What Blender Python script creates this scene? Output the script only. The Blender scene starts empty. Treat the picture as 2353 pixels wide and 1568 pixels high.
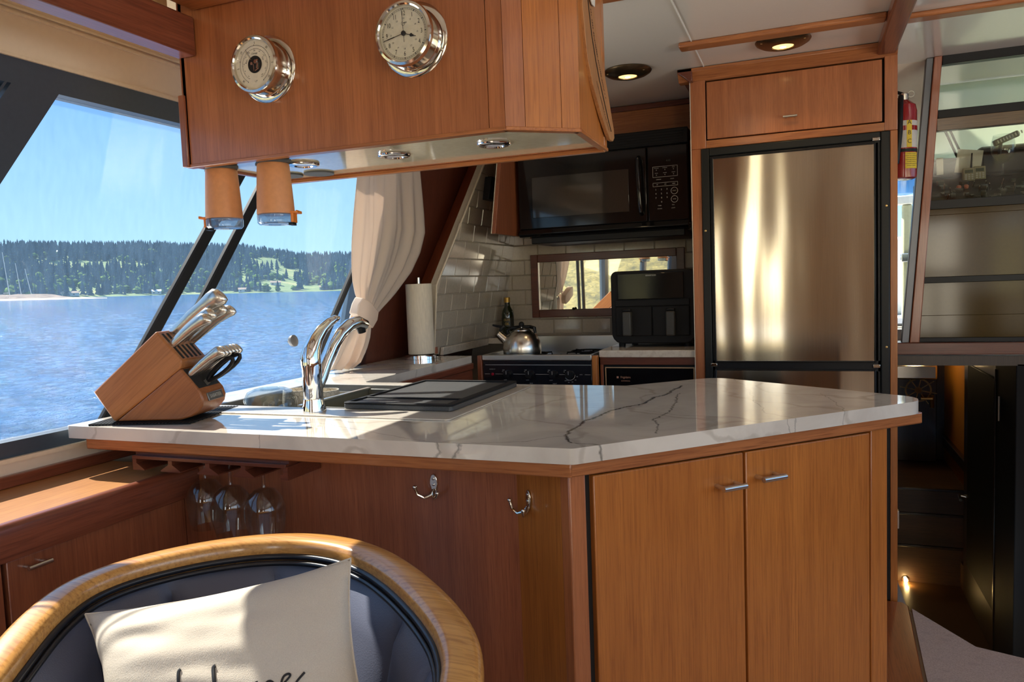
import bpy, bmesh, math, random
from mathutils import Vector, Matrix, noise
from math import sin, cos, pi, radians as R
S = bpy.context.scene
COL = S.collection
rnd = random.Random(7)

# ---------------------------------------------------------------- camera
F_PX = 1724.177
CAM = Vector((0, 0, 1.22))
_yaw, _pit, _rol = 0.37421, 0.07398, 0.03798
_fw = Vector((-sin(_yaw)*cos(_pit), cos(_yaw)*cos(_pit), -sin(_pit)))
_r0 = Vector((cos(_yaw), sin(_yaw), 0)); _d0 = _fw.cross(_r0)
_rt = _r0*cos(_rol) + _d0*sin(_rol)
_dn = _d0*cos(_rol) - _r0*sin(_rol)
cd = bpy.data.cameras.new('camera'); cam = bpy.data.objects.new('camera', cd); COL.objects.link(cam)
cd.sensor_fit = 'HORIZONTAL'; cd.sensor_width = 36.0; cd.lens = F_PX/2353*36
cd.clip_start = 0.02; cd.clip_end = 12000
cam.matrix_world = Matrix(((_rt.x, -_dn.x, -_fw.x, CAM.x), (_rt.y, -_dn.y, -_fw.y, CAM.y), (_rt.z, -_dn.z, -_fw.z, CAM.z), (0, 0, 0, 1)))
S.camera = cam

# ---------------------------------------------------------------- light
W = bpy.data.worlds.new('sky'); S.world = W; W.use_nodes = True
wn = W.node_tree.nodes; wl_ = W.node_tree.links
bg = wn['Background']
tc = wn.new('ShaderNodeTexCoord'); sx = wn.new('ShaderNodeSeparateXYZ'); rp = wn.new('ShaderNodeValToRGB')
wl_.new(tc.outputs['Generated'], sx.inputs[0]); wl_.new(sx.outputs['Z'], rp.inputs[0]); wl_.new(rp.outputs[0], bg.inputs[0])
SKY = [(0.0, (0.56, 0.82, 1.0)), (0.06, (0.44, 0.74, 1.0)), (0.22, (0.22, 0.50, 0.95)), (0.5, (0.24, 0.48, 0.90)), (1.0, (0.20, 0.38, 0.72))]
rp.color_ramp.elements[0].position = 0; rp.color_ramp.elements[0].color = (*SKY[0][1], 1)
rp.color_ramp.elements[1].position = 1; rp.color_ramp.elements[1].color = (*SKY[-1][1], 1)
for p_, c_ in SKY[1:-1]:
    e_ = rp.color_ramp.elements.new(p_); e_.color = (*c_, 1)
bg.inputs[1].default_value = 2.0
SUN_DIR = Vector((1.0, -0.28, -1.03)).normalized()
sl = bpy.data.lights.new('sun', 'SUN'); sl.energy = 21.0; sl.angle = R(0.53); sl.color = (1.0, 0.93, 0.80)
so = bpy.data.objects.new('sun', sl); COL.objects.link(so)
so.rotation_mode = 'QUATERNION'; so.rotation_quaternion = SUN_DIR.to_track_quat('-Z', 'Y'); so.location = (-4, 0, 6)
def area(name, loc, target, sx_, sy_, energy, color):
    l = bpy.data.lights.new(name, 'AREA'); l.shape = 'RECTANGLE'; l.size = sx_; l.size_y = sy_; l.energy = energy; l.color = color
    o = bpy.data.objects.new(name, l); COL.objects.link(o); o.location = loc
    o.rotation_mode = 'QUATERNION'; o.rotation_quaternion = (Vector(target)-Vector(loc)).to_track_quat('-Z', 'Y')
    return o
# added fill lamps standing in for daylight at the aft and starboard openings
area('aft_door_fill', (1.40, -3.45, 1.05), (0.1, 1.5, 1.0), 1.0, 1.7, 62, (1.0, 0.90, 0.76))
area('aft_window_fill', (-0.62, -3.05, 1.40), (-0.4, 1.5, 1.2), 0.5, 0.8, 6, (1.0, 0.90, 0.74))
area('starboard_window_fill', (1.84, -0.4, 1.35), (-0.6, 1.2, 1.95), 2.6, 0.7, 12, (1.0, 0.93, 0.82))
# added upward fill lamps standing in for sunlight off the water
area('port_upward_fill', (-3.4, 1.7, -0.4), (-0.1, 1.9, 2.0), 2.0, 3.6, 330, (1.0, 0.95, 0.84))
area('starboard_upward_fill', (3.6, 0.2, -0.4), (0.0, 1.3, 2.0), 2.0, 3.6, 210, (1.0, 0.93, 0.80))
S.view_settings.view_transform = 'Standard'; S.view_settings.look = 'None'
S.view_settings.exposure = 0.0; S.view_settings.gamma = 1.0; S.view_settings.use_curve_mapping = False
S.cycles.use_denoising = True
S.cycles.max_bounces = 10; S.cycles.diffuse_bounces = 4; S.cycles.glossy_bounces = 4; S.cycles.transmission_bounces = 8
S.cycles.transparent_max_bounces = 24; S.cycles.caustics_reflective = False; S.cycles.caustics_refractive = False
S.cycles.sample_clamp_indirect = 6.0

# ---------------------------------------------------------------- measuring: a pixel of the photograph on a real plane of the boat
def ray(x, y):
    return _rt*((x-1176.5)/F_PX) + _dn*((y-784)/F_PX) + _fw
def at(x, y, ax, v):
    d = ray(x, y); t = (v-CAM[ax])/d[ax]; return CAM + d*t
def on(x, y, p, n):
    d = ray(x, y); n = Vector(n); t = n.dot(Vector(p)-CAM)/n.dot(d); return CAM + d*t
WN = Vector((1, 0, -0.17))           # the port windows lean in: X = -1.70 + .17 (z - .92)
def win(x, y, x0=-1.70): return on(x, y, (x0, 0, 0.92), WN)
def wx(z, x0=-1.70): return x0 + 0.17*(z-0.92)

# ---------------------------------------------------------------- materials
def srgb(r, g, b):
    f = lambda c: ((c/255+0.055)/1.055)**2.4 if c/255 > 0.04045 else c/255/12.92
    return (f(r), f(g), f(b))
MATS = {}
class N:
    def __init__(s, name):
        s.m = bpy.data.materials.new(name); s.m.use_nodes = True; s.t = s.m.node_tree
        s.b = s.t.nodes['Principled BSDF']; s.out = s.t.nodes['Material Output']
        MATS[name] = s.m
    def n(s, ty, **kw):
        x = s.t.nodes.new('ShaderNode'+ty)
        for k, v in kw.items():
            if k.startswith('i_'):
                key = k[2:]; key = int(key) if key.isdigit() else key.replace('_', ' ')
                x.inputs[key].default_value = v
            else: setattr(x, k, v)
        return x
    def l(s, a, b, ai=0, bi=0):
        s.t.links.new(a.outputs[ai] if not hasattr(a, 'is_linked') else a, b.inputs[bi] if not hasattr(b, 'is_linked') else b)
    def set(s, **kw):
        for k, v in kw.items():
            k = k.replace('_', ' ')
            if k in ('Base Color', 'Emission Color', 'Sheen Tint', 'Specular Tint') and len(v) == 3: v = (*v, 1)
            s.b.inputs[k].default_value = v
        return s
    def coord(s, scale=(1, 1, 1), which='Object'):
        c = s.n('TexCoord'); m = s.n('Mapping'); s.l(c, m, which, 0); m.inputs['Scale'].default_value = scale; return m
    def noise(s, co, scale=5, detail=3, rough=0.5, dist=0):
        x = s.n('TexNoise'); s.l(co, x, 0, 'Vector')
        x.inputs['Scale'].default_value = scale; x.inputs['Detail'].default_value = detail
        x.inputs['Roughness'].default_value = rough; x.inputs['Distortion'].default_value = dist; return x
    def ramp(s, src, stops, si=0):
        r = s.n('ValToRGB'); s.l(src, r, si, 0); el = r.color_ramp.elements
        el[0].position, el[0].color = stops[0][0], (*stops[0][1], 1)
        el[1].position, el[1].color = stops[-1][0], (*stops[-1][1], 1)
        for p, c in stops[1:-1]:
            e = el.new(p); e.color = (*c, 1)
        return r
    def mix(s, a, b, fac, mode='MIX'):
        x = s.n('Mix', data_type='RGBA', blend_type=mode)
        for sock, v in ((0, fac), (6, a), (7, b)):
            if isinstance(v, (tuple, list)): x.inputs[sock].default_value = (*v, 1)
            elif isinstance(v, (int, float)): x.inputs[sock].default_value = v
            else: s.l(v, x, 2 if getattr(v, 'bl_idname', '') == 'ShaderNodeMix' else 0, sock)
        return x
    def base(s, node): s.l(node, s.b, 2 if node.bl_idname == 'ShaderNodeMix' else 0, 'Base Color')
    def bump(s, src, strength=0.2, dist=0.002, si=0):
        b = s.n('Bump'); b.inputs['Strength'].default_value = strength; b.inputs['Distance'].default_value = dist
        s.l(src, b, si, 'Height'); s.l(b, s.b, 0, 'Normal'); return b

def plain(name, c, rough=0.5, metal=0.0, bumps=0, coat=0, var=0.92, **kw):
    k = N(name); k.set(Base_Color=c, Roughness=rough, Metallic=metal, **kw)
    if coat: k.set(Coat_Weight=coat, Coat_Roughness=0.08)
    co = k.coord()
    nz = k.noise(co, 90 if not bumps else bumps, 2)
    if metal < 0.5:
        k.base(k.mix(c, tuple(x*var for x in c), k.ramp(nz, [(0.35, (0, 0, 0)), (0.7, (1, 1, 1))])))
    if bumps: k.bump(nz, 0.15, 0.001)
    return k.m

def wood(name, light, dark, axis='z', rough=0.32, coat=0.35, scale=1.0, contrast=1.0):
    """varnished timber, grain along the given axis of the object"""
    k = N(name); st = {'x': (0.035, 1, 1), 'y': (1, 0.035, 1), 'z': (1, 1, 0.03)}[axis]
    c1 = k.coord(st); c2 = k.coord(tuple(0.25 if a < 0.5 else 1 for a in st))
    fine = k.noise(c1, 260*scale, 5, 0.65, 0.4); broad = k.noise(c1, 26*scale, 3, 0.5, 0.8); big = k.noise(c2, 5*scale, 2, 0.5, 0.3)
    mid = tuple(a*0.5+b*0.5 for a, b in zip(light, dark))
    a = k.ramp(broad, [(0.25, mid), (0.75, light)])
    a2 = k.mix(a, dark, k.ramp(big, [(0.42, (0, 0, 0)), (0.75, (0.45*contrast,)*3)]))
    a3 = k.mix(a2, dark, k.ramp(fine, [(0.45, (0, 0, 0)), (0.68, (0.85*contrast,)*3)]))
    k.base(a3); k.set(Roughness=rough, Coat_Weight=coat, Coat_Roughness=0.12)
    k.bump(fine, 0.12, 0.0006)
    return k.m

TEAK_L, TEAK_D = srgb(190, 118, 72), srgb(126, 70, 40)
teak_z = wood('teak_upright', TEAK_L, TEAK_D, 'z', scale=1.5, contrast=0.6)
teak_x = wood('teak_crosswise', srgb(192, 122, 70), srgb(132, 74, 40), 'x')
teak_y = wood('teak_lengthwise', srgb(186, 116, 66), srgb(128, 70, 38), 'y')
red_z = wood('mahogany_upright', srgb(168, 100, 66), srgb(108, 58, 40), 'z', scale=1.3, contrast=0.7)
mull_m = plain('mullion_black', (0.012, 0.014, 0.017), 0.5, Specular_IOR_Level=0.3)
jamb_m = wood('lit_cherry', srgb(196, 108, 68), srgb(140, 72, 46), 'z', scale=1.3, contrast=0.7)  # lighter cherry: the light on the jamb is put into its colour
panel_m = wood('deep_mahogany', srgb(116, 66, 50), srgb(78, 42, 34), 'z', scale=1.3, contrast=0.7)
red_y = wood('mahogany_lengthwise', srgb(150, 84, 58), srgb(98, 50, 36), 'y')
red_x = wood('mahogany_crosswise', srgb(120, 64, 44), srgb(80, 40, 28), 'x')
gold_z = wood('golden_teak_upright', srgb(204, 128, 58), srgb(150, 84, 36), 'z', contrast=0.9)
gold_x = wood('golden_teak_crosswise', srgb(196, 120, 56), srgb(142, 78, 36), 'x', contrast=0.9)
oak_rail = wood('golden_oak_rail', srgb(222, 166, 92), srgb(160, 104, 48), 'x', 0.28, 0.6, 0.7)
dark_z = wood('dark_walnut', srgb(58, 38, 26), srgb(34, 22, 16), 'z', 0.35)
block_w = wood('acacia_block', srgb(190, 124, 70), srgb(136, 78, 42), 'x', 0.4, 0.2, 0.8, 0.6)
black = plain('black_plastic', (0.009, 0.009, 0.010), 0.38, Specular_IOR_Level=0.25)
black_gloss = plain('black_gloss', (0.006, 0.006, 0.007), 0.08, coat=0.15, Specular_IOR_Level=0.4)
black_matte = plain('black_matte', (0.011, 0.011, 0.012), 0.6, bumps=400, Specular_IOR_Level=0.2)
shadow_gap = plain('gap_black', (0.01, 0.009, 0.008), 0.8)
frame_m = plain('window_frame_hazed', (0.046, 0.070, 0.104), 0.42)  # black frame, with a bluish haze veil put into its colour
chrome = plain('chrome', (0.86, 0.86, 0.86), 0.05, 1.0)
nickel = plain('polished_nickel', (0.72, 0.68, 0.60), 0.10, 1.0)
steel = plain('brushed_steel', (0.62, 0.60, 0.56), 0.30, 1.0)
satin = plain('satin_steel', (0.66, 0.62, 0.56), 0.24, 1.0)
brass = plain('brass', (0.65, 0.45, 0.18), 0.3, 1.0)
cream = plain('cream_vinyl', srgb(230, 218, 198), 0.55, bumps=60, var=0.97)
cream_gloss = plain('cream_gloss_panel', srgb(255, 248, 212), 0.06, coat=1.0)
white_gloss = plain('white_gloss_ceiling', srgb(232, 222, 204), 0.14, coat=0.3, var=0.985)
white = plain('white_gelcoat', srgb(232, 230, 222), 0.4)
trim_w = plain('white_trim', srgb(226, 214, 192), 0.4)
warm_w = plain('warm_white_strip', srgb(238, 216, 170), 0.4)
grout = plain('grout', srgb(188, 178, 162), 0.8)
tile_m = plain('glazed_white_tile', srgb(196, 186, 170), 0.10, coat=0.6)
paper = plain('paper', srgb(232, 226, 212), 0.9)
ink = plain('black_ink', (0.012, 0.012, 0.014), 0.5)
pale_ink = plain('pale_print', srgb(190, 188, 182), 0.5)
orange = plain('tan_orange_plastic', srgb(220, 152, 100), 0.45)
orange2 = plain('bright_orange_tab', srgb(240, 140, 56), 0.4)
redp = plain('red_paint', srgb(150, 18, 20), 0.2, coat=0.5)
yellow = plain('yellow_label', srgb(226, 196, 40), 0.5)
blue = plain('blue_plastic', srgb(70, 130, 190), 0.4)
felt = plain('grey_felt', srgb(98, 102, 104), 0.9, bumps=600)
dial_m = plain('dial_white', srgb(236, 226, 204), 0.35, coat=0.8)
ochre = plain('ochre_wall', srgb(196, 130, 48), 0.5)
olive_p = plain('olive_brushed_panel', srgb(76, 60, 28), 0.09, 0.0, Specular_IOR_Level=0.22)
tan_wood = wood('light_plywood', srgb(196, 140, 86), srgb(150, 98, 56), 'z', 0.5, 0.0)

def glass_mat(name, tint=(1, 1, 1), dust_haze=0.0, spec=1.0, streak=None):
    k = N(name); k.t.nodes.remove(k.b)
    tr = k.n('BsdfTransparent'); tr.inputs[0].default_value = (*tint, 1)
    gl = k.n('BsdfGlossy'); gl.inputs['Roughness'].default_value = 0.01; gl.inputs['Color'].default_value = (1, 1, 1, 1)
    lw = k.n('LayerWeight'); lw.inputs[0].default_value = 0.5      # Schlick reflectance, the same from both sides of a thin pane
    pw_ = k.n('Math', operation='POWER'); k.l(lw, pw_, 1, 0); pw_.inputs[1].default_value = 5.0
    ma = k.n('Math', operation='MULTIPLY_ADD'); k.l(pw_, ma, 0, 0); ma.inputs[1].default_value = 0.96; ma.inputs[2].default_value = 0.04
    mu = k.n('Math', operation='MULTIPLY'); k.l(ma, mu, 0, 0); mu.inputs[1].default_value = spec; mu.use_clamp = True
    m1 = k.n('MixShader'); k.l(mu, m1, 0, 0); k.l(tr, m1, 0, 1); k.l(gl, m1, 0, 2)
    last = m1
    if dust_haze:
        tl = k.n('BsdfTranslucent'); tl.inputs[0].default_value = (0.42, 0.68, 1.0, 1)  # dust veil; its blue tint puts aerial haze into the colour
        nz = k.noise(k.coord((6, 6, 1.2)), 14, 4, 0.6)
        rr = k.ramp(nz, [(0.25, (dust_haze*0.65,)*3), (0.8, (dust_haze*1.35,)*3)])
        m2 = k.n('MixShader'); k.l(rr, m2, 0, 0); k.l(m1, m2, 0, 1); k.l(tl, m2, 0, 2); last = m2
    k.l(last, k.out, 0, 0)
    return k.m
port_glass = glass_mat('dusty_hazed_tinted_glass', (0.71, 0.72, 0.73), 0.024, 0.35)
clear_glass = glass_mat('clear_glass', (0.93, 0.95, 0.95), 0, 1.0)
drink_glass = glass_mat('drinking_glass', (0.90, 0.92, 0.92), 0, 1.0)
smoke_glass = glass_mat('smoky_glass', (0.86, 0.88, 0.84), 0, 0.7)
def mirror_mat():
    k = N('mirror_silver'); k.set(Base_Color=(0.72, 0.70, 0.62), Metallic=1.0, Roughness=0.015); return k.m
mirror_m = mirror_mat()
def lamp_mat(name, c, e):
    k = N(name); k.set(Base_Color=(1, 0.8, 0.4), Emission_Color=c, Emission_Strength=e); return k.m
bulb_m = lamp_mat('lit_bulb', (1.0, 0.62, 0.20), 2.2)
bulb_hot = lamp_mat('lit_filament', (1.0, 0.80, 0.45), 9.0)
step_m = lamp_mat('step_bulb', (1.0, 0.70, 0.25), 30)

def steel_door():
    k = N('fridge_stainless'); co = k.coord((420, 1, 6)); nz = k.noise(co, 1.0, 4, 0.6)
    k.base(k.ramp(nz, [(0.3, (0.62, 0.55, 0.44)), (0.7, (0.70, 0.62, 0.50))]))
    k.set(Metallic=1.0, Roughness=0.13, Anisotropic=0.9, Anisotropic_Rotation=0.25)
    tg = k.n('Tangent', direction_type='RADIAL', axis='Z'); k.l(tg, k.b, 0, 'Tangent')
    lf = k.noise(k.coord((2.6, 1, 0.5)), 2.0, 1, 0.3)
    k.bump(lf, 0.5, 0.016)
    return k.m
fridge_m = steel_door()

def marble():
    k = N('veined_white_marble')
    co = k.coord((1, 1, 1)); warp = k.noise(co, 14, 4, 0.6)
    wv = k.n('VectorMath', operation='SUBTRACT'); k.l(warp, wv, 1, 0); wv.inputs[1].default_value = (0.5, 0.5, 0.5)
    ws = k.n('VectorMath', operation='SCALE'); k.l(wv, ws); ws.inputs['Scale'].default_value = 0.035
    fj = k.noise(co, 170, 2, 0.7)
    fv = k.n('VectorMath', operation='SUBTRACT'); k.l(fj, fv, 1, 0); fv.inputs[1].default_value = (0.5, 0.5, 0.5)
    fs = k.n('VectorMath', operation='SCALE'); k.l(fv, fs); fs.inputs['Scale'].default_value = 0.012
    p1 = k.n('VectorMath', operation='ADD'); k.l(co, p1, 0, 0); k.l(ws, p1, 0, 1)
    p2 = k.n('VectorMath', operation='ADD'); k.l(p1, p2, 0, 0); k.l(fs, p2, 0, 1)
    # distance to a line piece, as a node group
    g = bpy.data.node_groups.new('distance_to_line_piece', 'ShaderNodeTree')
    for nm in 'PAB': g.interface.new_socket(nm, in_out='INPUT', socket_type='NodeSocketVector')
    g.interface.new_socket('D', in_out='OUTPUT', socket_type='NodeSocketFloat')
    gi = g.nodes.new('NodeGroupInput'); go = g.nodes.new('NodeGroupOutput')
    def vm(op, a, b=None):
        x = g.nodes.new('ShaderNodeVectorMath'); x.operation = op; g.links.new(a, x.inputs[0])
        if b is not None: g.links.new(b, x.inputs[1])
        return x
    def mm(op, a, b):
        x = g.nodes.new('ShaderNodeMath'); x.operation = op; g.links.new(a, x.inputs[0]); g.links.new(b, x.inputs[1]); return x
    pa = vm('SUBTRACT', gi.outputs[0], gi.outputs[1]); ba = vm('SUBTRACT', gi.outputs[2], gi.outputs[1])
    d1 = vm('DOT_PRODUCT', pa.outputs[0], ba.outputs[0]); d2 = vm('DOT_PRODUCT', ba.outputs[0], ba.outputs[0])
    h = mm('DIVIDE', d1.outputs['Value'], d2.outputs['Value']); h.use_clamp = True
    sc = g.nodes.new('ShaderNodeVectorMath'); sc.operation = 'SCALE'; g.links.new(ba.outputs[0], sc.inputs[0]); g.links.new(h.outputs[0], sc.inputs['Scale'])
    df = vm('SUBTRACT', pa.outputs[0], sc.outputs[0]); ln = vm('LENGTH', df.outputs[0]); g.links.new(ln.outputs['Value'], go.inputs[0])
    def path(pts, src):
        cur = None
        P3 = [at(x, y, 2, 0.92) for x, y in pts]
        for a, b in zip(P3, P3[1:]):
            x = k.n('Group'); x.node_tree = g; k.l(src, x, 0, 0)
            x.inputs[1].default_value = (a.x, a.y, 0.0); x.inputs[2].default_value = (b.x, b.y, 0.0)
            if cur is None: cur = x
            else:
                m = k.n('Math', operation='MINIMUM'); k.l(cur, m, 0, 0); k.l(x, m, 0, 1); cur = m
        return cur
    flat = k.n('VectorMath', operation='MULTIPLY'); k.l(p2, flat); flat.inputs[1].default_value = (1, 1, 0.0)
    flat1 = k.n('VectorMath', operation='MULTIPLY'); k.l(p1, flat1); flat1.inputs[1].default_value = (1, 1, 0.0)
    main = path([(1312, 1018), (1300, 1002), (1318, 985), (1352, 966), (1400, 945), (1432, 937), (1465, 932), (1500, 916), (1540, 902), (1568, 886)], flat)
    side = path([(1510, 995), (1505, 965), (1540, 945), (1560, 905)], flat)
    thin = path([(980, 1022), (1100, 1018), (1210, 1015), (1260, 1005), (1300, 1002)], flat1)
    thin2 = path([(1312, 1018), (1390, 1025), (1420, 1040), (1415, 1060)], flat1)
    thin3 = path([(1690, 872), (1722, 895), (1735, 925), (1760, 950), (1850, 965)], flat1)
    thin4 = path([(1290, 935), (1440, 938), (1560, 955), (1720, 962), (1900, 965), (2070, 975)], flat1)
    thin5 = path([(1890, 905), (1930, 935), (1960, 965)], flat1)
    thin6 = path([(560, 1010), (640, 985), (720, 970), (1010, 1020)], flat1)
    def band(d, w, s):
        r = k.n('MapRange'); k.l(d, r, 0, 0); r.inputs[1].default_value = 0; r.inputs[2].default_value = w; r.inputs[3].default_value = s; r.inputs[4].default_value = 0; return r
    cur = None
    for d, w, s in ((main, 0.0055, 1.0), (side, 0.0035, 0.7), (thin, 0.0022, 0.6), (thin2, 0.0028, 0.7), (thin3, 0.0026, 0.45), (thin4, 0.0018, 0.45), (thin5, 0.002, 0.4), (thin6, 0.0018, 0.5)):
        b = band(d, w, s)
        if cur is None: cur = b
        else:
            m = k.n('Math', operation='MAXIMUM'); k.l(cur, m, 0, 0); k.l(b, m, 0, 1); cur = m
    glow = band(main, 0.05, 0.30)
    cloud = k.noise(co, 4.5, 5, 0.55, 1.2)
    fine = k.n('TexWave', wave_type='BANDS', bands_direction='DIAGONAL'); k.l(p1, fine, 0, 0)
    fine.inputs['Scale'].default_value = 1.3; fine.inputs['Distortion'].default_value = 18; fine.inputs['Detail'].default_value = 4; fine.inputs['Detail Scale'].default_value = 1.2
    fr = k.ramp(fine, [(0.0, (0.35,)*3), (0.035, (0, 0, 0)), (1.0, (0, 0, 0))], 1)
    basec = k.ramp(cloud, [(0.3, srgb(206, 198, 186)), (0.55, srgb(224, 217, 205)), (0.8, srgb(230, 224, 212))])
    a = k.mix(basec, srgb(150, 138, 120), fr)
    a1 = k.mix(a, srgb(186, 184, 184), glow)
    a2 = k.mix(a1, srgb(44, 40, 38), cur)
    k.base(a2); k.set(Roughness=0.045, Coat_Weight=0.3, Coat_Roughness=0.03)
    return k.m
marble_m = marble()

def quartz():
    k = N('pale_quartz'); nz = k.noise(k.coord(), 40, 4, 0.7)
    k.base(k.ramp(nz, [(0.3, srgb(196, 182, 166)), (0.5, srgb(216, 204, 188)), (0.75, srgb(222, 212, 198))])); k.set(Roughness=0.10, Coat_Weight=0.3); return k.m
quartz_m = quartz()
def leather():
    k = N('navy_leather'); v = k.n('TexVoronoi'); k.l(k.coord(), v, 0, 'Vector'); v.inputs['Scale'].default_value = 420
    k.set(Base_Color=srgb(96, 100, 118), Roughness=0.42, Specular_IOR_Level=0.6); k.bump(v, 0.25, 0.0006); return k.m
leather_m = leather()
def canvas(name, c, sc=900, rough=0.9):
    k = N(name); k.set(Base_Color=c, Roughness=rough)
    w1 = k.noise(k.coord((1, 1, 0.2)), sc, 2); w2 = k.noise(k.coord(), 26, 3)
    k.base(k.mix(c, tuple(x*0.82 for x in c), k.ramp(w1, [(0.3, (0, 0, 0)), (0.75, (0.7,)*3)])))
    ad = k.n('Math', operation='ADD'); k.l(w1, ad, 0, 0); k.l(w2, ad, 0, 1)
    k.bump(ad, 0.35, 0.0016)
    return k.m
pillow_m = canvas('natural_canvas', srgb(212, 202, 186))
def curtain_mat():
    k = N('curtain_cloth'); k.t.nodes.remove(k.b)
    d = k.n('BsdfDiffuse'); d.inputs[0].default_value = (*srgb(236, 220, 204), 1)
    t = k.n('BsdfTranslucent'); t.inputs[0].default_value = (*srgb(240, 226, 214), 1)
    nz = k.noise(k.coord((1, 1, 0.3)), 600, 2); b = k.n('Bump'); b.inputs['Strength'].default_value = 0.1; k.l(nz, b, 0, 'Height'); k.l(b, d, 0, 'Normal')
    m = k.n('MixShader'); m.inputs[0].default_value = 0.30; k.l(d, m, 0, 1); k.l(t, m, 0, 2); k.l(m, k.out); return k.m
curtain_m = curtain_mat()
def cover_mat():
    k = N('windscreen_canvas'); k.t.nodes.remove(k.b)
    d = k.n('BsdfDiffuse'); d.inputs[0].default_value = (*srgb(226, 230, 220), 1)
    t = k.n('BsdfTranslucent'); t.inputs[0].default_value = (*srgb(232, 238, 226), 1)
    nz = k.noise(k.coord(), 12, 4); b = k.n('Bump'); b.inputs['Strength'].default_value = 0.2; k.l(nz, b, 0, 'Height'); k.l(b, d, 0, 'Normal')
    m = k.n('MixShader'); m.inputs[0].default_value = 0.75; k.l(d, m, 0, 1); k.l(t, m, 0, 2); k.l(m, k.out); return k.m
cover_m = cover_mat()
def carpet():
    k = N('mauve_carpet'); co = k.coord((1, 1, 1)); nz = k.noise(co, 260, 4, 0.7)
    ck = k.n('TexVoronoi'); k.l(k.coord((1, 1.6, 1)), ck, 0, 'Vector'); ck.inputs['Scale'].default_value = 16
    a = k.ramp(nz, [(0.3, srgb(178, 156, 144)), (0.7, srgb(216, 196, 184))])
    k.base(k.mix(a, srgb(150, 132, 126), k.ramp(ck, [(0.2, (0.2,)*3), (0.35, (0, 0, 0))])))
    k.set(Roughness=1.0); k.bump(nz, 0.6, 0.004); return k.m
carpet_m = carpet()
def granite():
    k = N('black_speckled_composite'); nz = k.noise(k.coord(), 700, 2, 0.8)
    k.base(k.ramp(nz, [(0.50, (0.035, 0.037, 0.040)), (0.62, (0.09, 0.092, 0.094)), (0.75, (0.26, 0.26, 0.25))])); k.set(Roughness=0.42); k.bump(nz, 0.3, 0.0006); return k.m
granite_m = granite()
def stone_cup():
    k = N('crackled_stoneware'); v = k.n('TexVoronoi', feature='DISTANCE_TO_EDGE'); k.l(k.coord(), v, 0, 'Vector'); v.inputs['Scale'].default_value = 70
    k.base(k.ramp(v, [(0.0, srgb(150, 140, 120)), (0.06, srgb(216, 206, 186)), (1, srgb(224, 214, 196))])); k.set(Roughness=0.3); return k.m
stone_m = stone_cup()

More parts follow.
